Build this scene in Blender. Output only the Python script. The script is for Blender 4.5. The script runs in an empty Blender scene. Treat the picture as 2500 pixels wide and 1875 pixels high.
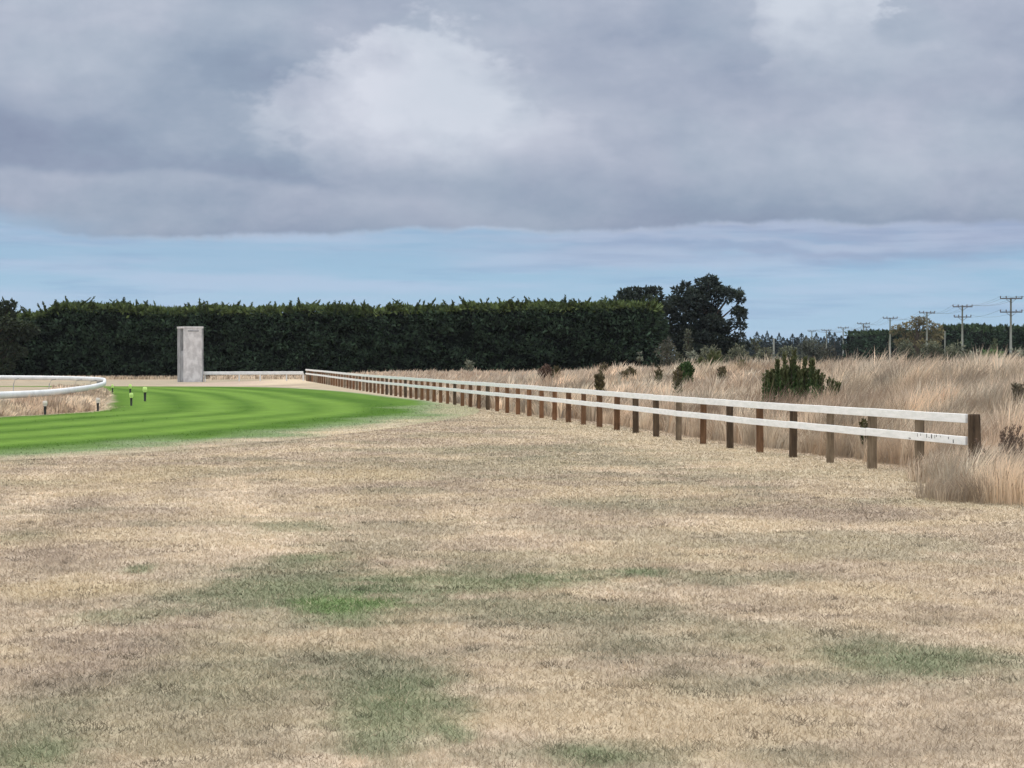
import bpy, math, random
import numpy as np
from mathutils import Vector

sc = bpy.context.scene
C = sc.collection
R = math.radians
rng = np.random.default_rng(11)
random.seed(5)

# ------------------------------------------------------------------ camera
F = 5600.0            # focal length in photo pixels (photo is 2500 wide)
CAMH = 1.7
HOR = 882.0           # horizon row in the photo
PITCH = math.atan((937.5 - HOR) / F)
cam_d = bpy.data.cameras.new("camera")
cam_d.sensor_width = 36.0
cam_d.lens = F / 2500.0 * 36.0
cam_d.clip_start = 0.5
cam_d.clip_end = 9000
cam = bpy.data.objects.new("camera", cam_d)
C.objects.link(cam)
cam.location = (0, 0, CAMH)
cam.rotation_euler = (R(90) - PITCH, 0, 0)
sc.camera = cam
sc.view_settings.view_transform = 'Standard'
sc.view_settings.look = 'None'
sc.view_settings.exposure = 0.0
sc.view_settings.gamma = 1.0
sc.cycles.max_bounces = 5
sc.cycles.diffuse_bounces = 2
sc.cycles.transparent_max_bounces = 4
sc.cycles.use_denoising = True
sc.cycles.adaptive_threshold = 0.025

SUN_EL, SUN_AZ = R(52), R(-22)      # azimuth from +Y towards +X: the sun is behind the cloud, beyond the hedge

# ------------------------------------------------------------------ world
class NB:
    """small helper to write node maths"""
    def __init__(s, nt): s.nt = nt
    def m(s, op, *a, clamp=False):
        n = s.nt.nodes.new('ShaderNodeMath'); n.operation = op; n.use_clamp = clamp
        for i, v in enumerate(a):
            if isinstance(v, (int, float)): n.inputs[i].default_value = v
            else: s.nt.links.new(v, n.inputs[i])
        return n.outputs[0]
    def add(s, a, b): return s.m('ADD', a, b)
    def sub(s, a, b): return s.m('SUBTRACT', a, b)
    def mul(s, a, b): return s.m('MULTIPLY', a, b)
    def sstep(s, v, a, b, o0=0.0, o1=1.0):
        n = s.nt.nodes.new('ShaderNodeMapRange'); n.interpolation_type = 'SMOOTHSTEP'
        s.nt.links.new(v, n.inputs[0])
        for i, x in zip((1, 2, 3, 4), (a, b, o0, o1)): n.inputs[i].default_value = x
        return n.outputs[0]
    def comb(s, x, y, z):
        n = s.nt.nodes.new('ShaderNodeCombineXYZ')
        for i, v in enumerate((x, y, z)):
            if isinstance(v, (int, float)): n.inputs[i].default_value = v
            else: s.nt.links.new(v, n.inputs[i])
        return n.outputs[0]
    def noise(s, vec, scale, detail=4, rough=.5, w=None, dist=0.0):
        n = s.nt.nodes.new('ShaderNodeTexNoise')
        if vec is not None: s.nt.links.new(vec, n.inputs['Vector'])
        n.inputs['Scale'].default_value = scale; n.inputs['Detail'].default_value = detail
        n.inputs['Roughness'].default_value = rough; n.inputs['Distortion'].default_value = dist
        return n.outputs['Fac']
    def mix(s, f, a, b):
        n = s.nt.nodes.new('ShaderNodeMix'); n.data_type = 'RGBA'
        if isinstance(f, (int, float)): n.inputs[0].default_value = f
        else: s.nt.links.new(f, n.inputs[0])
        for i, v in ((6, a), (7, b)):
            if isinstance(v, tuple): n.inputs[i].default_value = (*v, 1)
            else: s.nt.links.new(v, n.inputs[i])
        return n.outputs[2]
    def ramp(s, f, stops):
        n = s.nt.nodes.new('ShaderNodeValToRGB'); s.nt.links.new(f, n.inputs[0])
        cr = n.color_ramp
        while len(cr.elements) < len(stops): cr.elements.new(.5)
        for e, (p, c) in zip(cr.elements, stops): e.position = p; e.color = (*c, 1)
        return n.outputs[0]
    def scale(s, col, f):
        n = s.nt.nodes.new('ShaderNodeVectorMath'); n.operation = 'SCALE'
        s.nt.links.new(col, n.inputs[0])
        if isinstance(f, (int, float)): n.inputs['Scale'].default_value = f
        else: s.nt.links.new(f, n.inputs['Scale'])
        return n.outputs[0]

def lin(r, g, b):
    f = lambda c: (c/255/12.92) if c/255 <= .04045 else ((c/255+.055)/1.055)**2.4
    return (f(r), f(g), f(b))

w = bpy.data.worlds.new("World"); sc.world = w; w.use_nodes = True
nt = w.node_tree; nt.nodes.clear()
b = NB(nt)
sky = nt.nodes.new('ShaderNodeTexSky'); sky.sky_type = 'NISHITA'; sky.sun_disc = False
sky.sun_elevation = SUN_EL; sky.sun_rotation = SUN_AZ
sky.dust_density = 1.0; sky.ozone_density = 2.0
tc = nt.nodes.new('ShaderNodeTexCoord')
sp = nt.nodes.new('ShaderNodeSeparateXYZ'); nt.links.new(tc.outputs['Generated'], sp.inputs[0])
dx, dy, dz = sp.outputs
az = b.m('ARCTAN2', dx, dy)
el = b.m('ARCSINE', dz)
# cloud chart: x and y in thousandths of a radian, azimuth to the right, elevation upwards
AX = b.mul(az, 1000.0); EY = b.mul(el, 1000.0)
# domain distortion by real cloud noise
v1 = b.comb(b.mul(AX, .010), b.mul(EY, .022), 0.0)
n1 = b.noise(v1, 1.0, 7, .56)
v2 = b.comb(b.mul(AX, .010), b.mul(EY, .022), 7.3)
n2 = b.noise(v2, 1.0, 7, .56)
U = b.add(AX, b.mul(b.sub(n1, .5), 95.0))
V = b.add(EY, b.mul(b.sub(n2, .5), 42.0))
def uv(px, py): return (math.atan((px-1250)/F)*1000, math.atan((HOR-py)/F)*1000)
def gauss(px, py, wx, wy, amp, rot=0.0, sharp=1.0):
    u0, v0 = uv(px, py); wx = wx/F*1000; wy = wy/F*1000
    du = b.sub(U, u0); dv = b.sub(V, v0)
    c, s = math.cos(rot), math.sin(rot)
    a1 = b.mul(b.add(b.mul(du, c), b.mul(dv, s)), 1/wx)
    a2 = b.mul(b.sub(b.mul(dv, c), b.mul(du, s)), 1/wy)
    r2 = b.add(b.mul(a1, a1), b.mul(a2, a2))
    if sharp != 1.0: r2 = b.m('POWER', r2, sharp)
    return b.mul(b.m('EXPONENT', b.mul(r2, -1.0)), amp)
def total(*t):
    o = t[0]
    for x in t[1:]: o = b.add(o, x)
    return o
# brightness field of the cloud deck (0 dark .. 1 bright)
vb = b.comb(b.mul(AX, .012), b.mul(EY, .030), 3.1)
nb = b.noise(vb, 1.0, 8, .58)
vs = b.comb(b.mul(AX, .05), b.mul(EY, .08), 1.7)
ns = b.noise(vs, 1.0, 6, .6)
# a tall sunlit cumulus head breaking through: crisp on its upper left, soft below
U2 = b.add(AX, b.mul(b.sub(n1, .5), 150.0)); V2 = b.add(EY, b.mul(b.sub(n2, .5), 80.0))
n3 = b.noise(b.comb(b.mul(AX, .045), b.mul(EY, .06), 4.4), 1.0, 7, .62)
def head(px, py, wx, wy, rot, amp, fall, soft=.16, det=.28):
    u0, v0 = uv(px, py); c, s_ = math.cos(rot), math.sin(rot)
    du = b.sub(U2, u0); dv = b.sub(V2, v0)
    a1 = b.mul(b.add(b.mul(du, c), b.mul(dv, s_)), F/1000/wx); a2 = b.mul(b.sub(b.mul(dv, c), b.mul(du, s_)), F/1000/wy)
    r = b.m('SQRT', b.add(b.mul(a1, a1), b.mul(a2, a2)))
    r = b.add(b.add(r, b.mul(b.sub(n3, .5), det)), b.mul(b.sub(ns, .5), det*1.2))
    # edge: crisp towards the upper left, dissolving to the lower right
    sw_ = b.m('MAXIMUM', b.add(soft, b.mul(b.sub(a1, a2), .42)), soft)
    ins = b.m('DIVIDE', b.sub(b.add(1.0, sw_), r), b.mul(sw_, 2.0), clamp=True)
    ins = b.mul(b.mul(ins, ins), b.sub(3.0, b.mul(ins, 2.0)))
    g_ = b.m('EXPONENT', b.mul(b.m('MAXIMUM', b.sub(1.0, b.add(a2, b.mul(a1, -.25))), 0.0), -fall))
    return b.mul(b.mul(b.mul(ins, g_), b.add(.72, b.mul(n3, .56))), amp)
B = total(.47, head(1010, 330, 320, 245, .0, .48, .58, .17, .75), head(1200, 440, 280, 200, -.5, .20, 1.0, .2, .5), head(2080, 130, 200, 150, -.4, .44, 1.0, .10, .6), head(250, 90, 300, 150, .1, .25, .9, .3, .5),
    b.mul(b.sub(nb, .5), .66), b.mul(b.sub(ns, .5), .34), b.mul(b.sub(n3, .5), .22),
    gauss(980, 215, 200, 90, .16), gauss(1220, 90, 120, 70, .06),
    gauss(330, 60, 260, 90, .12), gauss(2060, 130, 260, 70, .10, -.25),
    gauss(1520, 120, 180, 120, -.02), gauss(1760, 130, 140, 60, -.12, -.5),
    gauss(650, 190, 230, 70, -.30), gauss(80, 340, 330, 90, -.32), gauss(1945, 40, 80, 60, .34, -.6), gauss(1640, 60, 200, 60, -.12), gauss(1500, 480, 500, 40, -.12), gauss(1500, 330, 320, 100, .06),
    gauss(2230, 400, 320, 110, .12), gauss(950, 440, 600, 50, -.14), gauss(2250, 540, 300, 60, -.08),
    gauss(1050, 20, 300, 60, -.08))
# shelf edges: dark undersides ending on a crisp line with a paler layer beneath
def interp_edge(pts):
    n = nt.nodes.new('ShaderNodeFloatCurve')
    c = n.mapping.curves[0]
    while len(c.points) < len(pts): c.points.new(.5, .5)
    for p, (px, py) in zip(c.points, pts):
        p.location = ((px+200)/2900.0, (1000-py)/1000.0)
    n.mapping.update()
    xin = b.m('MULTIPLY_ADD', b.m('TANGENT', b.mul(AX, .001)), F/2900.0, 1450/2900.0, clamp=True)
    nt.links.new(xin, n.inputs['Value'])
    # back to elevation in mrad
    return b.mul(b.sub(n.outputs[0], (1000-HOR)/1000.0), 1000/F*1000)
wig = b.noise(b.comb(b.mul(AX, .03), b.mul(EY, .02), 5.0), 1.0, 6, .6)
wob = b.add(b.mul(b.sub(wig, .5), 9.0), b.mul(b.sub(n3, .5), 4.0))
def shelf(pts, amp, depth, xr, under=0.0, crisp=1.2):
    e = interp_edge(pts)
    d = b.sub(b.add(EY, wob), e)                      # >0 above the edge
    a = b.mul(b.m('EXPONENT', b.mul(b.m('MAXIMUM', d, 0.0), -1/depth)), b.sstep(d, -crisp, crisp))
    und = b.mul(b.m('EXPONENT', b.mul(b.m('MAXIMUM', b.mul(d, -1.0), 0.0), -1/7.0)), b.sstep(d, -crisp, crisp, 1.0, 0.0))
    x0, x1, x2, x3 = [uv(x, 0)[0] for x in xr]
    win = b.mul(b.sstep(AX, x0, x1), b.sstep(AX, x2, x3, 1.0, 0.0))
    return b.mul(b.add(b.mul(a, -amp), b.mul(und, under)), win), d
s1, d1 = shelf([(-200, 410), (0, 424), (300, 428), (430, 424), (600, 440), (850, 470), (1500, 480), (2700, 480)], .17, 13, (-900, -500, 500, 1300), .12, crisp=2.8)
s2, d2 = shelf([(-200, 545), (0, 560), (300, 582), (600, 580), (900, 565), (1250, 556), (1400, 566), (1700, 552), (2300, 548), (2700, 560)], .26, 14, (-900, 0, 2000, 2900), .06)
B = total(B, s1, s2)
B = b.m('MINIMUM', b.m('MAXIMUM', B, 0.0), 1.15)
cloud = b.ramp(B, [(0.0, lin(134, 147, 172)), (.22, lin(147, 160, 183)), (.45, lin(168, 178, 197)), (.68, lin(188, 195, 211)), (1.0, lin(216, 221, 233))])
# warm / cool drift
tint = b.noise(b.comb(b.mul(AX, .011), b.mul(EY, .02), 9.0), 1.0, 4, .5)
cloud = b.mix(b.sstep(tint, .4, .62), b.mix(1.0, cloud, cloud), cloud)
warm = b.mix(.07, cloud, lin(182, 180, 192))
cool = b.mix(.20, cloud, lin(150, 172, 186))
cloud = b.mix(b.sstep(tint, .38, .62), cool, warm)
# clear band near the horizon
nish = b.scale(sky.outputs[0], .10)
blue = b.mix(b.sstep(EY, 5.0, 60.0), lin(164, 199, 228), lin(138, 182, 216))
blue = b.mix(.12, blue, nish)
streak = b.noise(b.comb(b.mul(AX, .009), b.mul(EY, .10), 2.2), 1.0, 6, .55)
strk = b.sstep(streak, .42, .66)
# coverage: full above the shelf, breaking up below it
low = b.mix(b.mul(strk, .75), blue, lin(180, 200, 224))
streak2 = b.noise(b.comb(b.mul(AX, .014), b.mul(EY, .16), 12.2), 1.0, 6, .6)
low = b.mix(b.mul(b.sstep(streak2, .5, .68), .45), low, lin(146, 176, 208))
lav_l = b.sstep(AX, uv(900, 0)[0], uv(1900, 0)[0], 0.0, 1.0)
dd = b.add(b.add(d2, b.mul(b.sub(nb, .5), 22.0)), b.mul(b.sub(streak, .5), 14.0))
soft = b.m('MAXIMUM', b.mul(b.sstep(dd, -24.0, -3.0), b.add(.22, b.mul(lav_l, .68))), b.mul(b.sstep(dd, -12.0, 0.0), .30))
lav = b.mix(b.sstep(streak2, .4, .6), lin(174, 185, 209), lin(158, 171, 199))
low = b.mix(soft, low, lav)
low = b.mix(gauss(1980, 606, 460, 15, .55), low, lin(148, 162, 192))
low = b.mix(gauss(1700, 580, 500, 10, .45), low, lin(182, 192, 214))
cover = b.sstep(b.add(d2, b.mul(b.sub(ns, .5), 3.0)), -2.4, 1.8)
# the left part of the shelf thins out to blue
leftfade = b.sstep(b.add(AX, b.mul(b.sub(nb, .5), 60.0)), uv(-50, 0)[0], uv(420, 0)[0], 0.0, 1.0)
thin = b.mul(b.sub(1.0, leftfade), b.sstep(d2, 10.0, 0.0, 0.0, 1.0))
cover = b.mul(cover, b.sub(1.0, b.mul(thin, .75)))
col = b.mix(cover, low, cloud)
# higher up, out of the frame, the overcast grows brighter towards the zenith
up = b.sstep(dz, .17, .75, 1.0, 4.0)
col = b.scale(col, up)
col = b.mix(b.sstep(dz, .18, .6, 0.0, .8), col, b.scale(b.mix(0.0, (.495, .487, .475), (1, 1, 1)), up))
bg = nt.nodes.new('ShaderNodeBackground'); bg.inputs[1].default_value = 1.0
nt.links.new(col, bg.inputs[0])
wo = nt.nodes.new('ShaderNodeOutputWorld'); nt.links.new(bg.outputs[0], wo.inputs[0])

# ------------------------------------------------------------------ sun behind the clouds
ld = bpy.data.lights.new("sun", 'SUN'); ld.energy = 1.5; ld.angle = R(16); ld.color = (1.0, .95, .87)
lo = bpy.data.objects.new("sun", ld); C.objects.link(lo)
sd = Vector((math.sin(SUN_AZ)*math.cos(SUN_EL), math.cos(SUN_AZ)*math.cos(SUN_EL), math.sin(SUN_EL)))
lo.rotation_euler = sd.to_track_quat('Z', 'Y').to_euler()
lo.location = (0, 0, 60)

# ------------------------------------------------------------------ numpy noise
_T = rng.random((256, 256))
def vnoise(x, y):
    xi = np.floor(x).astype(int); yi = np.floor(y).astype(int)
    fx = x-xi; fy = y-yi; fx = fx*fx*(3-2*fx); fy = fy*fy*(3-2*fy)
    a = _T[xi & 255, yi & 255]; c = _T[(xi+1) & 255, yi & 255]; d = _T[xi & 255, (yi+1) & 255]; e = _T[(xi+1) & 255, (yi+1) & 255]
    return (a*(1-fx)+c*fx)*(1-fy) + (d*(1-fx)+e*fx)*fy
def fbm(x, y, o=4):
    s = 0; a = .5; t = 0
    for i in range(o):
        s = s + a*vnoise(x*2**i+17.3*i, y*2**i+9.1*i); t += a; a *= .5
    return s/t
def smooth(a, b_, x):
    t = np.clip((x-a)/(b_-a), 0, 1); return t*t*(3-2*t)

# ------------------------------------------------------------------ places
def ray(px, py):
    u = (px-1250)/F; v = (937.5-py)/F
    ca, sa = math.cos(PITCH), math.sin(PITCH)
    return u, ca+v*sa, -sa+v*ca
def at(px, py, Y):
    a, y, z = ray(px, py); return Vector((a/y*Y, Y, CAMH+z/y*Y))
def gp(px, py):
    a, y, z = ray(px, py); t = -CAMH/z; return (a*t, y*t)
def zy(py, Y): return at(1250, py, Y).z
XF = lambda Y: 11.2 - .1507*Y           # the post and rail fence line
RY = [20, 30, 40, 60, 82, 99, 119, 149, 200, 300, 420, 700]
RH = [0., .35, .86, 1.04, 1.06, .93, .67, .55, .30, .55, .75, .8]
def terrain(X, Y):
    X = np.asarray(X, float); Y = np.asarray(Y, float)
    d = (X - XF(Y))*.989
    h = np.interp(Y, RY, RH)*smooth(.6, 9.5, d)*smooth(21, 40, Y)
    h = h*(1+.22*(fbm(X*.13+3, Y*.13)-.5)*2) + smooth(2.5, 7, d)*(fbm(X*.4, Y*.4)-.5)*.14
    h += .12*smooth(120, 185, Y)*smooth(-12, -2, d)*smooth(.7, .1, np.abs(d)/30)
    h -= .03*np.exp(-((Y-48)/10)**2)*smooth(-6, -1, d)
    return h

# ------------------------------------------------------------------ mesh helpers
def prop(o, label=None, cat=None, group=None, kind=None):
    if label: o['label'] = label
    if cat: o['category'] = cat
    if group: o['group'] = group
    if kind: o['kind'] = kind
    return o
def empty(name, loc, label, cat, group=None):
    o = bpy.data.objects.new(name, None); C.objects.link(o); o.location = loc
    return prop(o, label, cat, group)
def np_mesh(name, V, T, mat, parent=None, col=None, local=True, smooth_=False):
    """V (n,3) world coordinates, T (m,k) faces with k corners each; col (n,3)"""
    V = np.array(V, dtype=np.float32)
    if parent is not None and local: V = V - np.array(parent.location, dtype=np.float32)
    T = np.asarray(T, dtype=np.int32); k = T.shape[1]
    me = bpy.data.meshes.new(name)
    me.vertices.add(len(V)); me.vertices.foreach_set('co', V.ravel())
    me.loops.add(T.size); me.loops.foreach_set('vertex_index', T.ravel())
    me.polygons.add(len(T)); me.polygons.foreach_set('loop_start', np.arange(0, T.size, k, dtype=np.int32))
    me.polygons.foreach_set('loop_total', np.full(len(T), k, dtype=np.int32))
    if smooth_: me.polygons.foreach_set('use_smooth', np.ones(len(T), dtype=bool))
    if col is not None:
        a = me.color_attributes.new('col', 'FLOAT_COLOR', 'POINT')
        c4 = np.ones((len(V), 4), dtype=np.float32); c4[:, :3] = col
        a.data.foreach_set('color', c4.ravel())
    me.update(); me.validate()
    me.materials.append(mat)
    o = bpy.data.objects.new(name, me); C.objects.link(o)
    if parent is not None: o.parent = parent
    return o

class MB:
    def __init__(s): s.v = []; s.f = []
    def box(s, c, size, rz=0.0, taper=1.0):
        x, y, z = [q/2 for q in size]; n = len(s.v)
        cr, sr = math.cos(rz), math.sin(rz)
        for k in (-1, 1):
            t = taper if k == 1 else 1
            for (i, j) in ((-1, -1), (1, -1), (1, 1), (-1, 1)):
                a, bb = i*x*t, j*y*t
                s.v.append((c[0]+a*cr-bb*sr, c[1]+a*sr+bb*cr, c[2]+k*z))
        for q in ((0, 3, 2, 1), (4, 5, 6, 7), (0, 1, 5, 4), (1, 2, 6, 5), (2, 3, 7, 6), (3, 0, 4, 7)):
            s.f.append(tuple(n+i for i in q))
    def beam(s, p, q, w_, h_):
        """box beam from p to q, w_ across horizontally, h_ high"""
        p = Vector(p); q = Vector(q); d = (q-p).normalized(); side = d.cross(Vector((0, 0, 1))).normalized(); up = side.cross(d)
        n = len(s.v)
        for c in (p, q):
            for (i, j) in ((-1, -1), (1, -1), (1, 1), (-1, 1)):
                s.v.append(tuple(c + side*i*w_/2 + up*j*h_/2))
        for f in ((0, 1, 2, 3), (7, 6, 5, 4), (0, 4, 5, 1), (1, 5, 6, 2), (2, 6, 7, 3), (3, 7, 4, 0)):
            s.f.append(tuple(n+i for i in f))
    def tube(s, pts, rad, seg=8, cap=True):
        pts = [Vector(p) for p in pts]; n0 = len(s.v)
        rads = rad if isinstance(rad, (list, tuple)) else [rad]*len(pts)
        for i, p in enumerate(pts):
            d = (pts[min(i+1, len(pts)-1)]-pts[max(i-1, 0)]).normalized()
            ref = Vector((0, 0, 1)) if abs(d.z) < .9 else Vector((1, 0, 0))
            a = d.cross(ref).normalized(); c = d.cross(a)
            for k in range(seg):
                t = 2*math.pi*k/seg
                s.v.append(tuple(p + (a*math.cos(t)+c*math.sin(t))*rads[i]))
        for i in range(len(pts)-1):
            for k in range(seg):
                k2 = (k+1) % seg
                s.f.append((n0+i*seg+k, n0+i*seg+k2, n0+(i+1)*seg+k2, n0+(i+1)*seg+k))
        if cap:
            s.f.append(tuple(n0+k for k in range(seg))); s.f.append(tuple(n0+(len(pts)-1)*seg+k for k in reversed(range(seg))))
    def build(s, name, mat, parent=None, smooth_=False, bevel=0.0, world=True):
        v = s.v
        if parent is not None and world:
            l = parent.location; v = [(a-l.x, b_-l.y, c-l.z) for a, b_, c in v]
        me = bpy.data.meshes.new(name); me.from_pydata(v, [], s.f); me.update()
        if smooth_:
            me.polygons.foreach_set('use_smooth', [True]*len(me.polygons))
        me.materials.append(mat)
        o = bpy.data.objects.new(name, me); C.objects.link(o)
        if parent is not None: o.parent = parent
        if bevel:
            m = o.modifiers.new('bevel', 'BEVEL'); m.width = bevel; m.segments = 2; m.limit_method = 'ANGLE'
        return o

# ------------------------------------------------------------------ materials
def new_mat(name):
    m = bpy.data.materials.new(name); m.use_nodes = True
    t = m.node_tree; t.nodes.clear()
    out = t.nodes.new('ShaderNodeOutputMaterial')
    return m, t, NB(t), out
def principled(t, out, rough=.8, spec=.2):
    p = t.nodes.new('ShaderNodeBsdfPrincipled'); p.inputs['Roughness'].default_value = rough
    p.inputs['Specular IOR Level'].default_value = spec
    t.links.new(p.outputs[0], out.inputs[0]); return p
def objcoord(t, kind='Object'):
    return t.nodes.new('ShaderNodeTexCoord').outputs[kind]
def bump(t, h, strength, dist, p):
    n = t.nodes.new('ShaderNodeBump'); n.inputs['Strength'].default_value = strength; n.inputs['Distance'].default_value = dist
    t.links.new(h, n.inputs['Height']); t.links.new(n.outputs[0], p.inputs['Normal'])

def mat_blades(name, trans=.25, spec=.15, rough=.75):
    m, t, nb_, out = new_mat(name)
    a = t.nodes.new('ShaderNodeAttribute'); a.attribute_name = 'col'
    p = t.nodes.new('ShaderNodeBsdfPrincipled'); p.inputs['Roughness'].default_value = rough
    p.inputs['Specular IOR Level'].default_value = spec
    t.links.new(a.outputs['Color'], p.inputs['Base Color'])
    tr = t.nodes.new('ShaderNodeBsdfTranslucent'); t.links.new(a.outputs['Color'], tr.inputs[0])
    mx = t.nodes.new('ShaderNodeMixShader'); mx.inputs[0].default_value = trans
    t.links.new(p.outputs[0], mx.inputs[1]); t.links.new(tr.outputs[0], mx.inputs[2]); t.links.new(mx.outputs[0], out.inputs[0])
    return m
M = {}
M['blade'] = mat_blades('dry grass blades', .3)
M['leaf'] = mat_blades('conifer foliage', .12, .12, .8)
M['leaf2'] = mat_blades('broad foliage', .22, .15, .7)

def mat_ground():
    m, t, nb_, out = new_mat('ground'); p = principled(t, out, .95, .05)
    a = t.nodes.new('ShaderNodeAttribute'); a.attribute_name = 'col'
    oc = objcoord(t)
    n_a = nb_.noise(oc, 1.3, 6, .65); n_b = nb_.noise(oc, 9.0, 5, .7); n_c = nb_.noise(oc, 40.0, 3, .7)
    f = nb_.add(nb_.add(nb_.mul(nb_.sub(n_a, .5), .45), nb_.mul(nb_.sub(n_b, .5), .55)), nb_.add(nb_.mul(nb_.sub(n_c, .5), .5), 1.0))
    t.links.new(nb_.scale(a.outputs['Color'], f), p.inputs['Base Color'])
    bump(t, nb_.add(n_b, nb_.mul(n_c, .5)), .6, .05, p)
    return m
M['ground'] = mat_ground()

def mat_simple(name, colour, var=.25, scale=8.0, rough=.7, spec=.2, bmp=.2, bd=.01, stretch=(1, 1, 1), colour2=None):
    m, t, nb_, out = new_mat(name); p = principled(t, out, rough, spec)
    oc = objcoord(t)
    mp = t.nodes.new('ShaderNodeMapping'); mp.inputs['Scale'].default_value = stretch; t.links.new(oc, mp.inputs[0])
    n = nb_.noise(mp.outputs[0], scale, 6, .65)
    c2 = colour2 or tuple(c*(1-var) for c in colour)
    cc = nb_.mix(nb_.sstep(n, .35, .65), c2, colour)
    t.links.new(cc, p.inputs['Base Color'])
    bump(t, n, bmp, bd, p)
    return m
M['paint'] = mat_simple('white rail paint', (.88, .88, .86), .12, 3.0, .5, .3, .1, .004, (1, 1, 6), (.76, .77, .74))
M['plastic'] = mat_simple('white plastic rail', (.78, .79, .78), .12, 2.0, .4, .4, .0, .001, colour2=(.66, .67, .66))
M['grey_metal'] = mat_simple('grey post metal', (.30, .31, .31), .3, 6.0, .6, .4)
M['concrete'] = mat_simple('weathered concrete', (.72, .70, .69), .0, 2.2, .95, .05, 1.0, .06, (1, 1, .7), (.50, .48, .475))
M['concrete_dark'] = mat_simple('shaded recess concrete', (.09, .085, .09), .0, 1.6, .9, .1, .5, .03, (1, 1, .6), (.05, .048, .05))  # shade inside the tower's side recess, put into a near-black colour
M['concrete_side'] = mat_simple('darker grey concrete', (.40, .40, .405), .0, 1.4, .9, .1, .5, .03, (1, 1, .6), (.25, .25, .25))  # darker grey, with the shade of the tower's left side put into it
M['pole'] = mat_simple('concrete pole', (.30, .31, .28), .3, .8, .85, .1, .1, .01)
M['pole_dark'] = mat_simple('weathered hardwood', (.13, .125, .13), .3, 2, .85, .1, .1, .01)
M['ceramic'] = mat_simple('insulator', (.10, .06, .05), .3, 5, .3, .5)
M['cable'] = mat_simple('cable', (.06, .07, .08), .2, 5, .5, .3)
M['bark'] = mat_simple('bark', (.12, .095, .075), .4, 3, .9, .1, .6, .03, (1, 1, .3))
M['black'] = mat_simple('dark rubber stem', (.018, .02, .016), .3, 20, .6, .3)
M['cap_w'] = mat_simple('off white cap', (.72, .66, .58), .15, 30, .6, .3)
M['cap_g'] = mat_simple('lime yellow cap', (.62, .86, .26), .2, 30, .6, .3)
M['scuff'] = mat_simple('bare wood under flaked paint', (.16, .15, .14), .3, 30, .9, .1)
def mat_wood(name, c1, c2):
    m, t, nb_, out = new_mat(name); p = principled(t, out, .85, .1)
    oc = objcoord(t)
    mp = t.nodes.new('ShaderNodeMapping'); mp.inputs['Scale'].default_value = (14, 14, 1.4); t.links.new(oc, mp.inputs[0])
    n = nb_.noise(mp.outputs[0], 1.0, 7, .7); n2 = nb_.noise(oc, 3.0, 4, .6)
    cc = nb_.mix(nb_.sstep(n, .35, .68), c1, c2)
    cc = nb_.mix(nb_.mul(nb_.sstep(n2, .5, .75), .5), cc, tuple(x*.45 for x in c1))
    t.links.new(cc, p.inputs['Base Color']); bump(t, n, .7, .012, p)
    return m
M['wood_a'] = mat_wood('brown post timber', (.105, .058, .032), (.20, .115, .066))
M['wood_b'] = mat_wood('grey brown post timber', (.13, .098, .066), (.25, .195, .135))
M['wood_c'] = mat_wood('dark post timber', (.055, .040, .028), (.135, .095, .062))
M['wood_d'] = mat_wood('red brown post timber', (.15, .075, .038), (.26, .145, .080))

# ------------------------------------------------------------------ lawn colours
DRY = np.array([.462, .378, .282]); DRYY = np.array([.465, .378, .25]); PALE = np.array([.52, .425, .31])
OLIVE = np.array([.205, .205, .135]); GRN = np.array([.145, .185, .095]); LIME = np.array([.12, .215, .045]); MAUVE = np.array([.265, .21, .165])
# patches: photo position of the centre, half width and half height -> ellipse lying on the ground
PATCH = []
def patch(px, py, hw, hh, colour, amt, edge=.5):
    x0, y0 = gp(px, py); _, ya = gp(px, py-hh); _, yb = gp(px, py+hh); xr = gp(px+hw, py)[0]
    PATCH.append((x0, (ya+yb)/2, abs(xr-x0), abs(ya-yb)/2, colour, amt, edge))
patch(633, 1452, 360, 75, OLIVE, .85); patch(700, 1440, 200, 40, GRN, .6)
patch(1150, 1420, 330, 36, GRN, .75); patch(1540, 1401, 80, 13, GRN, 1.0); patch(1300, 1410, 90, 14, GRN, .6)
patch(1250, 1490, 330, 30, OLIVE, .6)
patch(770, 1362, 110, 18, GRN, .8); patch(720, 1388, 200, 24, OLIVE, .7)
patch(730, 1288, 120, 16, GRN, .55); patch(1000, 1285, 150, 14, OLIVE, .5)
patch(842, 1473, 120, 24, LIME, 1.15); patch(842, 1473, 150, 40, GRN, .7)
patch(2215, 1618, 210, 38, GRN, .95); patch(2200, 1620, 300, 60, OLIVE, .5)
patch(1700, 1408, 240, 18, OLIVE, .8); patch(1480, 1540, 330, 60, OLIVE, .6)
patch(938, 1672, 200, 90, OLIVE, .8); patch(960, 1780, 180, 100, GRN, .8); patch(1010, 1700, 100, 40, GRN, .5)
patch(500, 1760, 620, 130, OLIVE, .45); patch(1110, 1795, 60, 30, GRN, .7); patch(1880, 1670, 260, 40, OLIVE, .5)
patch(100, 1820, 190, 90, OLIVE, .8); patch(110, 1850, 120, 50, GRN, .6); patch(560, 1660, 330, 80, OLIVE, .55)
patch(1470, 1850, 300, 40, OLIVE, .7); patch(1440, 1850, 120, 24, GRN, .7); patch(1700, 1560, 200, 40, OLIVE, .35)
patch(340, 1390, 40, 12, GRN, .7); patch(282, 1508, 160, 22, GRN, .5); patch(1900, 1850, 200, 30, OLIVE, .4)
patch(40, 1310, 100, 20, OLIVE, .5); patch(1950, 1250, 300, 26, MAUVE, .5); patch(1500, 1230, 200, 14, OLIVE, .35)
patch(150, 1350, 220, 30, MAUVE, .6); patch(300, 1560, 280, 50, MAUVE, .55); patch(230, 1640, 260, 60, MAUVE, .7)
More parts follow.
